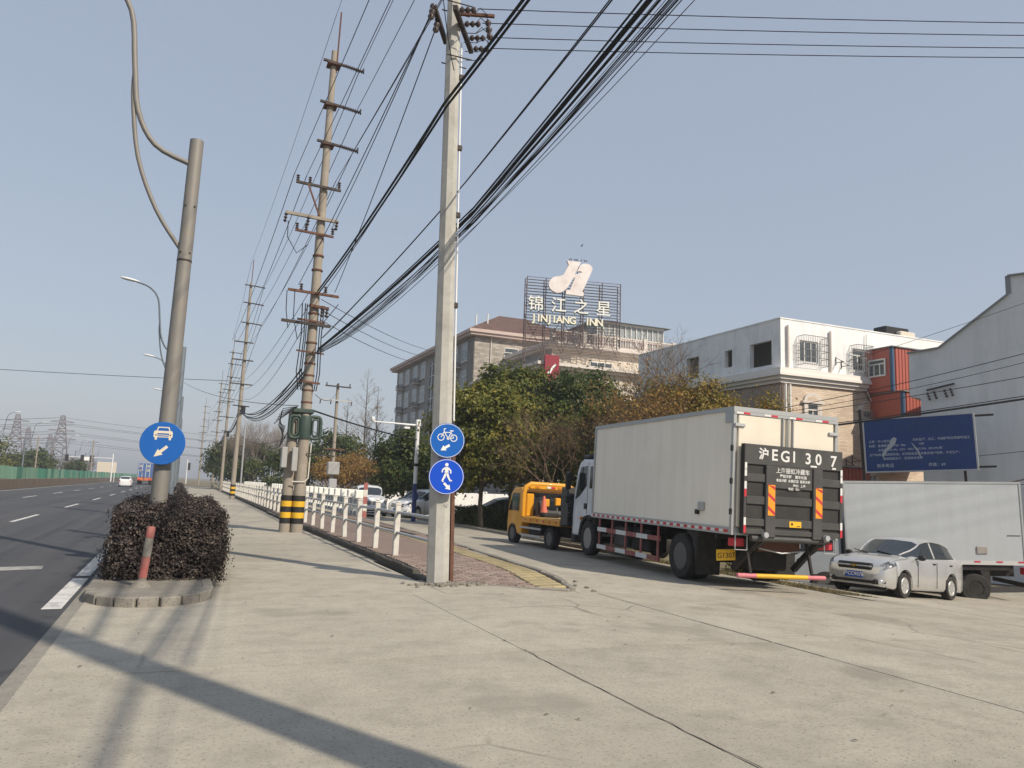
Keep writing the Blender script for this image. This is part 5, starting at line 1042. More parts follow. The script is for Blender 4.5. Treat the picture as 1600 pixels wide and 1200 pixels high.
# rear doors
for x0, x1 in ((.10, 1.20), (1.30, 2.40)): MB().cbox(x0, x1, .0, .06, .12, H_ - .14, .015).build('rear_door', MT['door_cream'], TK)
MB().box(.0, W_, -.01, .058, H_ - .135, H_ - .075).build('door_header', MT['alu'], TK); MB().box(1.205, 1.295, .005, .05, .12, H_ - .14).build('door_post', MT['door_cream'], TK)
for x in (1.13, 1.25, 1.37): MB().tube([(x, -.03, .1), (x, -.03, H_ - .12)], .018, 8).build('lock_rod', MT['alu'], TK, smooth=60)
for x in (.02, W_ - .22):
    for z in (2.13,): MB().cbox(x - .02, x + .22, -.04, .01, z - .035, z + .035, .01).build('hinge', MT['galv'], TK)
for x in (.2, .85, 1.45, 2.1): MB().box(x, x + .16, -.016, -.011, H_ - .125, H_ - .085).build('marker', MT['tape_red'], TK); MB().box(x - .16, x, -.016, -.011, H_ - .125, H_ - .085).build('marker', MT['tape_white'], TK)
for k, z in enumerate((.35, .95, 1.6)): MB().cbox(-.05, .01, .0, .05, z, z + .12, .01).build('side_lamp', MT['black'], TK)
# tail lift platform folded up
TL = MB().box(.14, W_ - .02, -.14, -.05, .0, 1.76).build('lift_platform', MT['gate_recess'], TK)
for x0, x1, z0, z1 in ((.14, W_ - .02, 1.36, 1.76), (.14, .20, 0, 1.36), (W_ - .08, W_ - .02, 0, 1.36), (.20, W_ - .08, 0, .10), (.20, .62, .16, .30), (.20, .62, .58, .74), (.20, .62, 1.02, 1.18), (1.98, W_ - .08, .16, .30), (1.98, W_ - .08, .58, .74), (1.98, W_ - .08, 1.02, 1.18), (.86, 1.74, .16, .32), (.86, 1.74, .60, .76), (.86, 1.74, .92, 1.36)):
    MB().cbox(x0, x1, -.175, -.141, z0, z1, .008).build('platform_rib', MT['gate_black'], TL)
for x0 in (.62, 1.74): MB().cbox(x0 + .003, x0 + .237, -.205, -.141, -.05, 1.36, .012).build('lift_upright', MT['gate_black'], TL)
for x0 in (.675, 1.80):
    MB().box(x0, x0 + .16, -.209, -.2055, .38, .98).build('chevron_plate', MT['orange'], TL)
    for z in (.40, .66, .90): MB().add([(x0 + .003, -.2105, z + .10), (x0 + .157, -.2105, z - .02), (x0 + .157, -.2105, min(.975, z + .05)), (x0 + .003, -.2105, min(.975, z + .17))], [(0, 1, 2, 3)]).build('chevron_stripe', MT['tape_red'], TL)
for x0 in (.145, W_ - .075):
    for z, m in ((.02, 'tape_red'), (.17, 'tape_white'), (.72, 'tape_red'), (.87, 'tape_white'), (1.12, 'tape_white'), (1.24, 'tape_white')): MB().box(x0, x0 + .05, -.181, -.1755, z, z + .148).build('edge_reflector', MT[m], TL)
MB().box(1.20, 1.48, -.181, -.1755, .17, .29).build('maker_plate', MT['plate_yellow'], TL)
MB().box(1.24, 1.28, -.1835, -.1815, .21, .26).build('plate_mark', MT['black'], TL); MB().box(1.38, 1.45, -.1835, -.1815, .19, .205).build('plate_mark', MT['black'], TL)
for s, x, sz, zz in (('沪', .58, .24, 1.565), ('E', .83, .31, 1.565), ('G', 1.08, .31, 1.555), ('1', 1.29, .31, 1.56), ('3', 1.63, .31, 1.55), ('0', 1.88, .31, 1.55), ('7', 2.25, .31, 1.54)):
    text('painted_number', s, sz, MT['tape_white'], TL, (x, -.1775, zz), (R(90), 0, 0), .003, bold=.006)
for x0, x1, z in ((1.69, 1.84, 1.395), (2.22, 2.31, 1.385)): MB().box(x0, x1, -.1785, -.1755, z, z + .035).build('paint_dash', MT['tape_white'], TL)
for s, x, z, sz in (('上海振虹冷藏车', 1.27, 1.27, .115), ('零担冷链', 1.10, 1.165, .07), ('整车长途', 1.46, 1.165, .07), ('食品冷藏  水果蔬菜  医药冷链', 1.28, 1.08, .062), ('地址：上海', 1.42, .995, .06), ('电话：021-', 1.30, .925, .058)):
    tag(text('lettering', s, sz, MT['tape_white'], TL, (x, -.178, z), (R(90), 0, 0), .003, bold=.0012), kind='stuff')
MB().tube([(.35, -.12, -.08), (2.1, -.12, -.08)], .06, 12).build('lift_pivot', MT['gate_black'], TK, smooth=50)
for x in (.58, 2.02):
    MB().bar((x, -.12, -.02), (x - .15, .55, -.72), .12, .10).build('lift_arm', MT['chassis'], TK); MB().bar((x + .16, -.10, -.05), (x + .1, .7, -.55), .08, .08).build('lift_ram', MT['gate_black'], TK); MB().lathe([(.055, 0), (.055, .09)], 12, M=Matrix.Translation((x, -.22, .0)) @ Matrix.Rotation(R(90), 4, 'X')).build('pivot_pin', MT['galv'], TK)
    MB().bar((x - .2, .1, -.1), (x - .2, -.1, -.78), .05, .05).build('bumper_hanger', MT['chassis'], TK)
MB().tube([(.08, -.1, -.80), (.50, -.1, -.80)], .045, 10).build('bumper_end', MT['pink'], TK, smooth=50); MB().tube([(.502, -.1, -.80), (1.70, -.1, -.80)], .045, 10).build('bumper_bar', MT['yellow'], TK, smooth=50); MB().tube([(1.702, -.1, -.80), (2.12, -.1, -.80)], .045, 10).build('bumper_end', MT['pink'], TK, smooth=50)
for x in (.02, 2.12):
    MB().cbox(x, x + .36, .10, .16, -.26, -.10, .015).build('tail_light', MT['tape_red'], TK); 
    MB().tube([(x + .05, -.02, -.02), (x + .05, -.02, -.32), (x + .32, -.02, -.32), (x + .32, -.02, -.02)], .012, 6).build('lamp_guard', MT['galv'], TK)
npl = MB().cbox(-.22, .22, -.008, .008, -.11, .11, .006).build('number_plate', MT['plate_yellow'], TK, (.16, .42, -.46), (0, R(-3), 0)); text('plate_text', 'G1307', .15, MT['black'], npl, (0, -.010, -.015), (R(90), 0, 0), .003)
MB().box(.75, 1.75, .2, .3, -.35, -.12).build('rear_beam', MT['steel_rust'], TK); MB().tube([(.7, .1, -.28), (1.2, .05, -.36), (1.8, .1, -.30)], .015, 6).build('hose', MT['galv'], TK)
MB().cbox(.8, 1.7, .5, 1.2, -.75, -.2, .05).build('spare_carrier', MT['chassis'], TK)
# chassis
for x in (.72, 1.62): MB().box(x, x + .16, .3, 8.1, -.38, -.06).build('chassis_rail', MT['chassis'], TK)
for y in (.6, 1.7, 3.0, 4.2, 5.4, 6.4): MB().box(.06, W_ - .06, y, y + .08, -.16, -.045).build('cross_member', MT['chassis'], TK)
MB().cbox(.12, .62, 3.6, 4.5, -.72, -.18, .04).build('fuel_tank', MT['chassis'], TK); MB().cbox(.14, .6, 4.8, 5.6, -.70, -.2, .03).build('battery_box', MT['gate_black'], TK); MB().cbox(1.9, 2.4, 3.4, 4.8, -.72, -.18, .06).build('air_tank', MT['chassis'], TK)
MB().tube([(.3, 2.0, GR + .48), (2.2, 2.0, GR + .48)], .10, 10).build('rear_axle', MT['chassis'], TK); MB().tube([(.3, 7.1, GR + .47), (2.2, 7.1, GR + .47)], .08, 10).build('front_axle', MT['chassis'], TK)
for z in (-.34, -.80):
    for k in range(6): MB().box(.03, .075, 2.95 + k * .58, 2.95 + k * .58 + .578, z - .055, z + .055).build('guard_rail', MT['red_faded' if k % 2 == 0 else 'tape_white'], TK)
for y in (3.0, 3.85, 4.7, 5.5, 6.3): MB().box(.04, .07, y, y + .07, -.80, -.05).build('guard_post', MT['red_faded'], TK)
for x in (.16, .46, 2.04, 2.34): wheel(TK, (x, 2.0, GR + .49), .49, .27, .29, 0, 'wheel_steel', -1 if x < 1 else 1, dish=.42)
for x in (.17, 2.33): wheel(TK, (x, 7.12, GR + .48), .48, .28, .29, 0, 'wheel_front', -1 if x < 1 else 1)
for x in (.02, 1.93): MB().box(x, x + .55, 1.28, 1.31, -.95, -.10).build('mud_flap', MT['rubber'], TK); 
MB().prism([(1.25, -.42), (1.25, -.05), (1.75, -.05), (1.5, -.2), (1.38, -.45), (1.33, -.75), (1.28, -.95)], -.58, -.02, M=Matrix(((0, 0, -1, 0), (1, 0, 0, 0), (0, 1, 0, 0), (0, 0, 0, 1)))).build('mud_guard', MT['rubber'], TK)
# cab
cabp = [(6.93, -.05), (6.93, 1.48), (7.05, 1.58), (7.75, 1.60), (8.0, 1.50), (8.16, 1.25), (8.36, .45), (8.40, -.10), (8.36, -.62), (7.72, -.62), (7.68, -.40), (7.55, -.18), (7.3, -.06), (7.1, -.03)]
YZ = Matrix(((0, 0, 1, 0), (1, 0, 0, 0), (0, 1, 0, 0), (0, 0, 0, 1)))
cb = MB().prism(cabp, .08, W_ - .08, M=YZ).build('cab', MT['cab_white'], TK)
bv = cb.modifiers.new('bevel', 'BEVEL'); bv.width = .05; bv.segments = 3; bv.limit_method = 'ANGLE'
for x0, x1 in ((.068, .079), (W_ - .079, W_ - .068)):
    MB().prism([(7.42, 1.40), (7.85, 1.36), (8.00, 1.15), (8.20, .42), (7.92, .52), (7.42, .82)], x0, x1, M=YZ).build('door_window', MT['glass'], cb); MB().prism([(7.02, .75), (7.02, 1.38), (7.20, 1.38), (7.20, .75)], x0, x1, M=YZ).build('rear_window', MT['glass'], cb)
    MB().prism([(7.33, -.02), (7.325, 1.48), (7.335, 1.48), (7.34, -.02)], x0 + .003, x1 - .003, M=YZ).build('door_gap', MT['black'], cb); MB().prism([(7.36, .16), (7.36, .32), (7.52, .32), (7.52, .16)], x0 - .012, x1, M=YZ).build('door_handle', MT['black'], cb)
    MB().prism([(6.95, -.04), (7.15, .0), (7.45, -.05), (7.66, -.22), (7.76, -.48), (7.80, -.66), (7.70, -.66), (7.64, -.42), (7.5, -.2), (7.28, -.09), (6.95, -.12)], x0 - .03, x1 + .03, M=YZ).build('wheel_arch_trim', MT['rubber'], cb)
    MB().prism([(7.62, -.10), (7.66, -.06), (7.74, -.10), (7.70, -.16)], x0 - .035, x1 + .02, M=YZ).build('side_indicator', MT['amber'], cb)
MB().prism([(8.185, 1.24), (8.375, .48), (8.39, .48), (8.20, 1.24)], .2, W_ - .2, M=YZ).build('windscreen', MT['glass'], cb); MB().cbox(.1, W_ - .1, 8.30, 8.48, -.85, -.35, .05).build('bumper', MT['gate_black'], cb)
MB().cbox(.12, W_ - .12, 7.4, 7.9, 1.60, 1.74, .06).build('sun_visor', MT['black'], cb); MB().box(.3, W_ - .3, 6.85, 8.2, -.45, -.08).build('cab_floor', MT['chassis'], cb)
for x in (-.16, W_ + .16):
    MB().cbox(x - .09, x + .09, 8.22, 8.30, .70, 1.22, .03).build('mirror', MT['black'], cb); MB().tube([(x * .9 + .12, 8.05, 1.45), (x, 8.26, 1.35), (x, 8.26, .55), (x * .9 + .12, 8.2, .5)], .015, 6).build('mirror_arm', MT['black'], cb); MB().cbox(x - .08, x + .08, 8.18, 8.26, .28, .52, .03).build('mirror', MT['black'], cb)
MB().cbox(.1, .6, 6.86, 6.92, -.5, .9, .03).build('air_intake', MT['gate_black'], cb)

# ---- yellow flatbed tow truck
TW = thing('tow_truck', 'yellow flatbed recovery truck parked ahead of the cream box truck', 'truck', (10.78, 21.35, gz(11.6)), (R(0), R(1.5), R(.5)))
MB().cbox(0, 2.0, 0, 2.85, .78, .98, .02).build('flatbed', MT['tow_yellow'], TW); MB().box(.05, 1.95, .05, 2.8, .981, .995).build('deck', mk('deck_wood', (.42, .28, .10), .8, .25, 3), TW)
for k in range(6): MB().box(-.006, -.001, .15 + k * .46, .24 + k * .46, .85, .92).build('side_reflector', MT['tape_red'], TW)
yp = [(3.0, .35), (3.0, 1.85), (3.12, 1.96), (3.75, 1.94), (4.0, 1.75), (4.2, 1.15), (4.24, .75), (4.2, .30), (4.05, .30), (3.95, .62), (3.55, .62), (3.35, .35)]
tc = MB().prism(yp, .1, 1.9, M=YZ).build('cab', MT['tow_yellow'], TW); bv = tc.modifiers.new('bevel', 'BEVEL'); bv.width = .06; bv.segments = 3; bv.limit_method = 'ANGLE'
for x0, x1 in ((.085, .098), (1.902, 1.915)): MB().prism([(3.25, 1.15), (3.25, 1.75), (3.8, 1.75), (4.08, 1.15)], x0, x1, M=YZ).build('door_window', MT['glass'], tc); MB().cbox(x0 - .14, x0 - .02, 4.1, 4.16, 1.1, 1.5, .02).build('mirror', MT['black'], tc)
MB().box(.25, 1.75, 2.985, 2.998, 1.02, 1.80).build('rear_window', MT['glass'], tc)
hp = [(.02, 2.75, .98), (.02, 2.75, 1.75), (.10, 2.75, 1.98), (.28, 2.75, 2.08), (1.72, 2.75, 2.08), (1.90, 2.75, 1.98), (1.98, 2.75, 1.75), (1.98, 2.75, .98)]
MB().tube(hp, .085, 10).build('headboard_frame', MT['tow_yellow'], TW, smooth=50); MB().cbox(.2, 1.8, 2.68, 2.82, 1.90, 2.06, .03).build('headboard_beam', MT['tow_yellow'], TW)
for x, m in ((.42, 'amber'), (.85, 'tape_white'), (1.02, 'tape_red'), (1.28, 'amber'), (1.5, 'tape_red')): MB().cbox(x, x + .15, 2.66, 2.685, 1.95, 2.02, .006).build('rear_lamp', MT[m], TW)
for x in (.12, 1.60): MB().cbox(x, x + .28, 2.70, 2.80, .98, 1.75, .03).build('headboard_panel', MT['tow_yellow'], TW)
for x in (.42, 1.42): MB().cbox(x, x + .2, 2.45, 2.62, .98, 1.52, .02).build('tool_locker', MT['gate_black'], TW); 
for x, z in ((.72, 1.5), (1.15, 1.55), (.75, 1.12)): MB().cbox(x, x + .2, 2.55, 2.66, z - .16, z + .1, .02).build('winch_guard', MT['tow_yellow'], TW)
MB().lathe([(.12, 0), (.12, .6)], 12, M=Matrix.Translation((.6, 2.3, 1.1)) @ Matrix.Rotation(R(90), 4, 'Y')).build('winch_drum', MT['gate_black'], TW); MB().cbox(.3, .9, 1.7, 2.1, .995, 1.15, .04).build('chain_heap', MT['chassis'], TW)
rp_ = MB().cbox(.02, 1.98, -.12, -.02, .80, 2.0, .02).build('tail_ramp', MT['gate_black'], TW)
for z in (1.05, 1.35, 1.65): MB().cbox(.05, 1.95, -.15, -.125, z, z + .05, .01).build('ramp_slat', MT['chassis'], rp_)
for x, z in ((.15, 1.2), (.4, 1.2), (.15, 1.75), (.4, 1.75), (.15, 1.5)): MB().box(x, x + .09, -.16, -.126, z, z + .05).build('ramp_catch', MT['galv'], rp_)
for z in (1.1, 1.4, 1.7): MB().cbox(-.03, .02, -.6, -.02, z, z + .04, .01).build('ramp_side_bar', MT['gate_black'], rp_)
MB().cbox(-.02, .0, -.55, -.1, .85, 1.95, .01).build('ramp_cheek', MT['gate_black'], rp_)
MB().box(.4, 1.6, .1, 4.2, .45, .76).build('chassis', MT['chassis'], TW); MB().cbox(.05, .4, 1.4, 2.3, .42, .74, .03).build('tool_box', MT['chassis'], TW)
for a, b_ in (((.02, 1.3, .62), (.02, 2.9, .62)), ((.02, 1.3, .38), (.02, 2.9, .38))): MB().bar(a, b_, .03, .06).build('side_guard', MT['galv'], TW)
for y in (.85, 3.75):
    for x in (.2, 1.8): wheel(TW, (x, y, .36), .36, .22, .21, 0, 'wheel_steel', -1 if x < 1 else 1, 20)
tcn = tag(MB().lathe([(.20, 0), (.20, .03), (.14, .035), (.035, .68), (0, .68)], 16).build('traffic_cone', mat('cone_orange', (.62, .16, .10), .6, .2, 4), loc=(11.35, 23.6, gz(11.6) + 1.0), smooth=40), 'orange traffic cone standing on the yellow tow truck deck', 'traffic cone')
MB().lathe([(.112, .20), (.075, .42)], 16).build('white_band', MT['tape_white'], tcn, smooth=40)

# ---- second white box truck seen side on
T2 = thing('box_truck', 'plain white box truck parked side on behind the silver sedan', 'truck', (21.67, 14.26, .03), (R(-1.5), 0, R(60.6)))
b2L, b2H = 4.78, 2.28; G2 = -1.05
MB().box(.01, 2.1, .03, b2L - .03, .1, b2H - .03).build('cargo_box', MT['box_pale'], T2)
MB().box(0, 2.11, 0, b2L, 0, .11).build('bottom_rail', mk('rail_pale', (.50, .50, .49), .5, .06, 3), T2); MB().box(-.004, 2.11, 0, b2L, b2H - .05, b2H + .01).build('top_rail', MT['alu'], T2)
for y in (0, b2L - .05): MB().box(-.006, .06, y, y + .05, .112, b2H - .052).build('corner_post', MT['alu'], T2)
for y in (.05, .62, 1.2, 1.8, 2.4, 3.0): MB().box(-.008, -.001, y, y + .16, .065, .105).build('reflector', MT['tape_red'], T2)
MB().cbox(-.02, .02, 1.0, 1.28, .30, .50, .01).build('side_vent', mk('vent', (.30, .27, .25), .6, .35, 9), T2); MB().box(-.004, .0, .1, .45, .80, .815).build('scratch', MT['chassis'], T2)
for x in (.5, 1.4): MB().box(x, x + .14, .1, 6.4, -.35, -.03).build('chassis_rail', MT['chassis'], T2)
MB().box(.05, 2.05, .4, 4.6, -.15, -.02).build('sub_frame', MT['chassis'], T2); MB().cbox(.1, .5, 2.6, 3.4, -.65, -.15, .04).build('fuel_tank', MT['chassis'], T2); MB().box(.12, .16, 1.75, 2.0, -.8, -.1).build('mud_flap', MT['rubber'], T2)
for x in (.14, .38, 1.72, 1.96): wheel(T2, (x, 1.35, G2 + .40), .40, .22, .21, 0, 'chassis', -1 if x < 1 else 1, 22, dish=.42)
for x in (.2, 1.9): wheel(T2, (x, 5.35, G2 + .40), .40, .22, .23, 0, 'wheel_steel', -1 if x < 1 else 1, 22)
MB().prism([(.95, -.1), (.95, -.45), (1.1, -.62), (1.2, -.1)], -.42, -.06, M=Matrix(((0, 0, -1, 0), (1, 0, 0, 0), (0, 1, 0, 0), (0, 0, 0, 1)))).build('mud_guard', MT['rubber'], T2)
for y in (-.06,): MB().cbox(.02, .4, y, y + .06, -.28, -.08, .02).build('tail_light', MT['tape_red'], T2); MB().cbox(.1, 2.0, y - .05, y + .05, -.62, -.5, .02).build('rear_bumper', MT['chassis'], T2)
c2 = MB().prism([(4.88, -.45), (4.88, 1.15), (5.0, 1.28), (5.7, 1.26), (6.0, 1.05), (6.35, .2), (6.38, -.5), (6.3, -.75), (5.85, -.75), (5.7, -.35), (5.0, -.35)], .1, 2.0, M=YZ).build('cab', mk('cab_grey', (.30, .33, .36), .4, .1, 2), T2)
MB().prism([(5.1, .3), (5.1, 1.08), (5.65, 1.08), (6.1, .3)], .085, .098, M=YZ).build('door_window', MT['glass'], c2); MB().cbox(-.12, .04, 6.05, 6.12, .35, .9, .03).build('mirror', MT['box_grey'], c2)
# awning frame above the second truck
AW = thing('canopy_frame', 'dark thin canopy ridge against the grey wall above the white truck', 'canopy', (24.3, 17.2, 2.2), (0, 0, R(-28))); MB().bar((0, 0, 0), (1.6, 0, .42), .05, .05).bar((1.6, 0, .42), (4.5, 0, .30), .05, .05).build('ridge', MT['steel_dark'], AW); MB().cbox(1.5, 1.68, -.08, .06, .28, .46, .02).build('flood_lamp', MT['black'], AW)
MB().bar((0, .05, -3.4), (0, .05, 0), .06, .06).build('post', MT['steel_dark'], AW); MB().bar((4.4, .05, -3.4), (4.4, .05, .3), .06, .06).build('post', MT['steel_dark'], AW)

# ---- distant road vehicles
CT = thing('container_lorry', 'orange rear lorry carrying a blue container along the main road', 'truck', (-7.2, 160, RZ))
MB().cbox(0, 2.5, 0, 12, 1.3, 3.95, .04).build('container', mk('container_blue', (.06, .12, .30), .5, .25, .8), CT); MB().box(.05, 2.45, -.2, 12, .75, 1.28).build('trailer_frame', mk('lorry_orange', (.55, .16, .06), .6, .2, 2), CT)
for x in (.1, .75, 1.35, 2.0): MB().box(x, x + .07, -.06, -.002, 1.35, 3.9).build('container_bar', MT['tape_white'], CT)
for x, z in ((.3, 3.2), (1.5, 3.2), (.3, 2.4), (1.5, 2.4)): MB().box(x, x + .5, -.03, -.002, z, z + .45).build('container_mark', MT['box_grey'], CT)
for x in (.1, 1.9): MB().cbox(x, x + .5, -.25, -.2, .8, 1.0, .02).build('tail_light', MT['tape_red'], CT)
for y in (1.0, 2.3, 9):
    for x in (.3, 2.2): wheel(CT, (x, y, .5), .5, .5, .28, 0, 'wheel_steel', -1 if x < 1 else 1, 14)
MB().cbox(.05, 2.45, 12.3, 14.3, .6, 3.2, .2).build('cab', MT['lorry_orange'] if 'lorry_orange' in MT else MT['orange'], CT)
VN = thing('delivery_van', 'white van with dark rear window beside the container lorry', 'van', (-3.95, 150, RZ))
MB().cbox(0, 2.1, 0, 5, .5, 2.75, .12).build('body', MT['car_white'], VN); MB().cbox(.15, 1.95, -.03, .05, 1.35, 2.2, .05).build('rear_window', MT['glass'], VN); MB().cbox(.02, 2.08, -.08, .05, .4, .95, .05).build('bumper', MT['gate_black'], VN)
MB().box(.7, 1.4, -.10, -.081, .7, .85).build('number_plate', MT['plate_blue'], VN)
for y in (.9, 4):
    for x in (.15, 1.95): wheel(VN, (x, y, .36), .36, .25, .2, 0, 'wheel_steel', -1 if x < 1 else 1, 14)
# ------------------------------------------------------------------ trees and shrubs
random.seed(5)
LG = leafmat('camphor_leaf', (.034, .056, .009), (.11, .135, .022), (.34, .28, .055)); LGD = leafmat('dark_leaf', (.020, .040, .010), (.062, .092, .018), (.17, .17, .04)); LO = leafmat('rust_leaf', (.16, .085, .022), (.32, .19, .05), (.38, .28, .08)); LY = leafmat('yellow_green_leaf', (.07, .08, .016), (.26, .20, .04), (.46, .26, .05))
LT = leafmat('camphor_young_leaf', (.045, .062, .010), (.15, .16, .026), (.40, .31, .06))
leafy_tree('camphor_tree', 'round yellow green camphor tree just right of the blue sign pole', (13.55, 35.1, -.4), 7.3, (2.6, 2.4, 2.9), LT, 130, 190, .34, .19, 11, cz=4.4, low=-.85)
leafy_tree('camphor_tree', 'big dark camphor tree below the red hotel sign', (17.8, 41.5, -.7), 9.8, (3.3, 3.2, 3.9), LG, 170, 190, .42, .21, 12, .16)
leafy_tree('camphor_tree', 'dense camphor tree behind the bare branching tree and white cab', (21.6, 40.0, -.8), 9.7, (3.5, 3.2, 3.9), LGD, 170, 190, .44, .21, 13, .16)
leafy_tree('camphor_tree', 'dark low tree behind the camera mast', (14.2, 52, -.6), 6.2, (2.2, 2.2, 2.7), LGD, 90, 150, .40, .22, 14)
leafy_tree('camphor_tree', 'camphor tree between the dense camphor and the white house', (23.6, 34.0, -.9), 8.4, (2.6, 2.4, 3.2), LG, 120, 180, .40, .20, 19)
leafy_tree('shade_tree', 'green tree with yellow tips behind the front of the box truck', (18.2, 32.2, -.7), 6.3, (2.2, 2.0, 2.5), LG, 110, 170, .36, .18, 15)
bare_tree('bare_tree', 'leafless many branched tree behind the yellow tow truck', (16.0, 30.3, -.6), 7.2, 'twig', 6, .55, .30, 3, .07, 22, .35, LO, leaf_n=500, leaf_size=.10)
bare_tree('bare_tree', 'pruned leafless tree sticking up before the white house', (21.0, 29.6, -.9), 11.0, 'twig', 6, .5, .6, 1, .13, 23, .05)
leafy_tree('autumn_tree', 'yellow and orange shrub tree above the box truck roof', (21.2, 28.4, -.9), 7.7, (2.2, 1.8, 2.5), LY, 100, 150, .36, .14, 16)
leafy_tree('autumn_tree', 'green and yellow shrub tree against the brick of the white house', (23.9, 27.0, -1.0), 6.9, (1.5, 1.4, 2.5), LY, 70, 150, .34, .14, 17)
bare_tree('autumn_tree', 'rust orange twiggy tree between camphor trees and white house', (19.4, 29.2, -.8), 8.6, 'twig', 6, .5, .5, 3, .06, 24, .3, LO, leaf_n=4200, leaf_size=.12)
hedge('clipped_hedge', 'dark green clipped hedge in front of the half hidden white car', 12.9, 17.6, 36.2, 37.6, -.5, .62, 9000, .10, LGD, 31, (.010, .016, .006))
hedge('green_shrub', 'green shrub between the cream box truck and the silver sedan', 15.0, 17.6, 17.6, 18.8, -.75, .62, 7000, .075, LG, 32, (.015, .02, .008))
# shrubs and trees past the bridge
for k, (x, y, h, s) in enumerate(((13.3, 71, 6.0, 41), (16.6, 76, 6.4, 42), (15.0, 66, 5.2, 43), (18.6, 72, 5.6, 44))):
    bare_tree('rust_shrub', ('rust orange twiggy bush left of the transformer pole', 'rust orange twiggy bush behind the transformer pole', 'low rust orange bush right of the transformer pole', 'rust orange bush below the grey hotel side')[k], (x, y, -.8), h, 'twig', 6, .6, .35, 4, .06, s, .5, LO, leaf_n=3800, leaf_size=.20, group='rust orange bushes past the bridge')
leafy_tree('evergreen_tree', 'dark evergreen behind the rust orange bushes', (15.5, 84, -.8), 8.3, (3.4, 3, 3.2), LGD, 50, 110, .6, .3, 45); leafy_tree('evergreen_tree', 'small dark evergreen left of the twin utility pole', (10.6, 80, -.6), 6.2, (2.4, 2.2, 2.8), LGD, 40, 110, .5, .3, 46)
for k, (x, y, h, s) in enumerate(((20.7, 95, 17.0, 51), (22.6, 97, 15.0, 52), (19.2, 99, 13.5, 53))): bare_tree('redwood_tree', ('tallest bare conical tree left of the hotel', 'bare conical tree nearest the hotel corner', 'shortest bare conical tree of the three by the hotel')[k], (x, y, -1), h, 'twig_grey', tall=True, r=.16, seed=s)
for k, (x, y, h, s) in enumerate(((9.6, 116, 12.0, 61), (12.6, 120, 11.5, 62), (7.8, 125, 10.5, 63), (15.5, 118, 10.0, 64))): bare_tree('bare_tree', 'tall grey leafless tree in the row beyond the bridge', (x, y, -1), h, 'twig_grey', 6, .35, .9, 3, .08, s, .12, group='grey leafless trees beyond the bridge')
for k, (x, y, h, s) in enumerate(((6.9, 128, 8.0, 71), (8.4, 131, 8.3, 72), (10.3, 118, 7.8, 73), (6.7, 150, 8, 74))): leafy_tree('evergreen_tree', 'dark evergreen in the clump beyond the far utility poles', (x, y, -.5), h, (2.8, 2.8, 3.4), LGD, 40, 90, .7, .4, s, group='evergreens beyond the far poles')
for k in range(9): leafy_tree('roadside_tree', 'green tree in the belt behind the green panel fence', (-47 + k * 2.35 + random.uniform(-1, 1), 172 + random.uniform(-8, 14) + k, -.5), 9.4 - .35 * k + random.uniform(-.8, .8), (3.6, 3.2, 3.8), LGD if k % 3 else LG, 38, 90, .9, .55, 80 + k, group='trees behind the green fence')
leafy_tree('roadside_tree', 'lone dark tree near the distant traffic signals', (-22.0, 205, -.5), 5.0, (1.9, 1.9, 2.1), LGD, 30, 90, .6, .45, 99)
for k in range(4): bare_tree('bare_tree', 'reddish leafless thicket at the foot of the pylons', (-34 + 3.5 * k, 235, -.5), 7.5, 'twig', 5, .5, .5, 4, .1, 90 + k, .4, group='reddish thicket by the pylons')

# ------------------------------------------------------------------ pylons and far street furniture
mk('pylon', (.17, .13, .13), .8, .1, 1)
def pylon(label, loc, h, w=7, rz=0):
    t = thing('pylon', label, 'pylon', loc, (0, 0, rz)); mb = MB(); lv = [0, .18, .34, .48, .6, .7, .79, .87, .94, 1]
    wd = lambda f_: w / 2 * (1 - f_) ** 1.1 + .9
    for sx in (-1, 1):
        for sy in (-1, 1): mb.tube([(sx * wd(f_), sy * wd(f_), h * f_) for f_ in lv], .20, 4)
    for a, b_ in zip(lv, lv[1:]):
        for s in (-1, 1):
            mb.tube([(-wd(a), s * wd(a), h * a), (wd(b_), s * wd(b_), h * b_)], .12, 4); mb.tube([(wd(a), s * wd(a), h * a), (-wd(b_), s * wd(b_), h * b_)], .12, 4); mb.tube([(s * wd(a), -wd(a), h * a), (s * wd(b_), wd(b_), h * b_)], .12, 4); mb.tube([(-wd(b_), s * wd(b_), h * b_), (wd(b_), s * wd(b_), h * b_)], .11, 4)
    mb.build('tower', MT['pylon'], t)
    for f_, l in ((.62, 7), (.76, 6.2), (.90, 5.4)):
        for s in (-1, 1): MB().tube([(0, 0, h * f_ + .8), (s * l, 0, h * f_)], .16, 4).tube([(0, 0, h * f_ - .6), (s * l, 0, h * f_)], .13, 4).build('crossarm', MT['pylon'], t)
    return t
PY = [pylon('large lattice pylon nearest the distant traffic signals', (-58, 458, -1), 32, 9, .15), pylon('large lattice pylon above the left roadside trees', (-80, 470, -1), 32, 9, .15), pylon('slim far lattice pylon between the two large pylons', (-111, 700, -1), 37, 9), pylon('short far lattice pylon just left of the nearest large pylon', (-95, 694, -1), 32, 9)]
PL = ('faint high voltage line between the distant pylons', 'high voltage lines across the road')
for f_, l in ((.62, 7), (.76, 6.2), (.90, 5.4), (1, 0)):
    for s in ((-1, 1) if l else (1,)):
        wire((-58 + s * l, 458, 32 * f_ - 2), (190, 380, 26 * f_ - 3), 5, .07, *PL, n=16); wire((-58 + s * l, 458, 32 * f_ - 2), (-250, 520, 30 * f_ - 2), 4, .10, *PL, n=12)
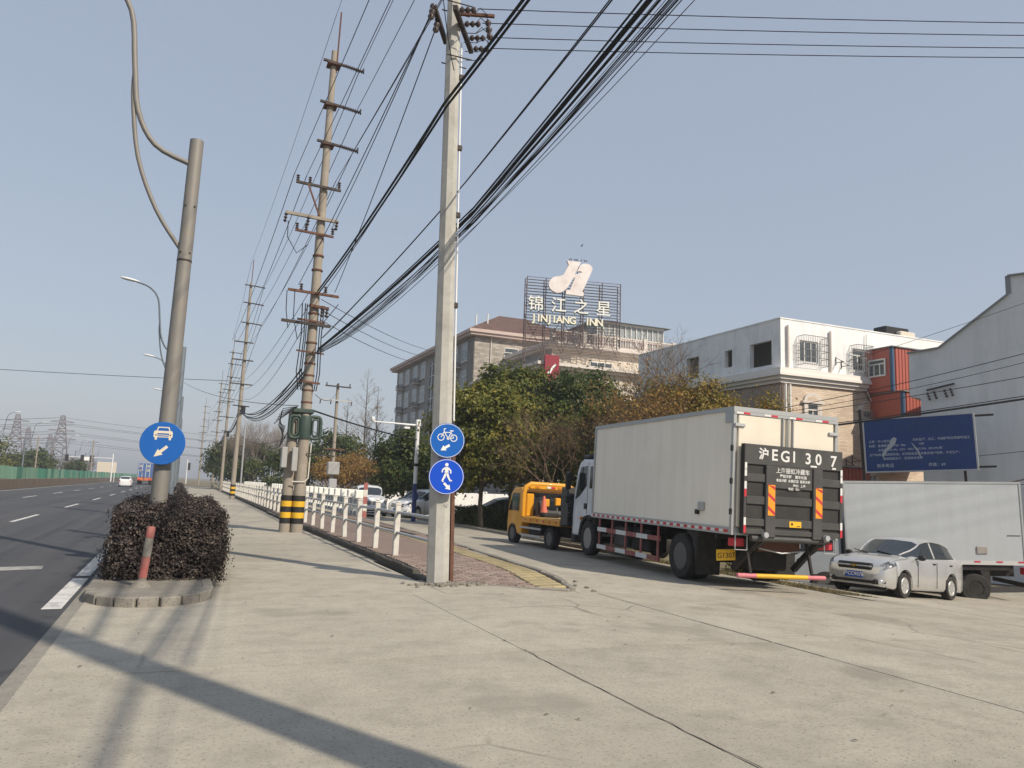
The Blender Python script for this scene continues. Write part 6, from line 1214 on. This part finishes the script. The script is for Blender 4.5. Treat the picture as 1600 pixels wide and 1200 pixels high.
TS = thing('traffic_signal', 'distant overhead traffic signals beside a small white sign', 'traffic light', (-14.0, 194, 0)); MB().tube([(0, 0, 0), (0, 0, 6.2)], .14, 8).tube([(0, 0, 5.2), (-9.4, 0, 5.2)], .08, 6).build('mast', MT['white_pole'], TS)
for x in (-4.2, -6.0, -9.0): MB().cbox(x - .35, x + .35, -.2, .2, 4.2, 5.7, .05).build('signal_head', MT['black'], TS)
MB().cbox(-5.75, -4.6, -.1, 0, 4.5, 5.3, .03).build('sign_board', MT['sign_white'], TS)
GS = thing('direction_board', 'distant pale direction board above the green fence end', 'sign', (-17.2, 200, 0))
for x in (0, 3.4): MB().tube([(x, 0, -.1), (x, 0, 4.5)], .08, 6).build('post', MT['white_pole'], GS)
MB().cbox(-.3, 3.7, -.1, 0, 2.0, 4.4, .03).build('board', MT['hotel_cream'], GS)
TR = thing('traffic_signal', 'far signal pole with red light beyond the median hedge', 'traffic light', (1.6, 210, 0)); MB().tube([(0, 0, 0), (0, 0, 6)], .12, 8).build('mast', MT['white_pole'], TR); MB().cbox(.15, .75, -.2, .1, 3.4, 5.2, .05).build('signal_head', MT['black'], TR)
for k, x in enumerate((-26, -20, -11.5)):
    t = thing('service_pole', 'thin pale pole standing among the trees behind the green fence', 'pole', (x - 4, 158 + 4 * k, -.4), group='thin poles behind the fence'); MB().tube([(0, 0, 0), (0, 0, 8.4)], .12, 6).build('shaft', MT['pole_concrete'], t); MB().bar((-.9, 0, 8.0), (.9, 0, 8.0), .08, .08).build('crossarm', MT['steel_dark'], t)
ST = tag(MB().tube([(0, 0, 0), (0, 0, 7.5)], .10, 8).build('steel_post', MT['galv'], loc=(6.4, 92, 0), smooth=60), 'slim pale steel post behind the railing past the banded pole', 'post')

# ------------------------------------------------------------------ air
t = NT('haze'); t.t.nodes.remove(t.b); pv = t.n('VolumePrincipled'); pv.inputs['Color'].default_value = (.86, .89, .95, 1); pv.inputs['Density'].default_value = HAZE; pv.inputs['Anisotropy'].default_value = .2
t.l(pv.outputs[0], t.o.inputs['Volume'])
if HAZE > 0: tag(MB().box(-3300, 3300, -1000, 4800, -3, 45).build('haze', t.m), 'thin pale haze in the air', 'haze', kind='stuff')
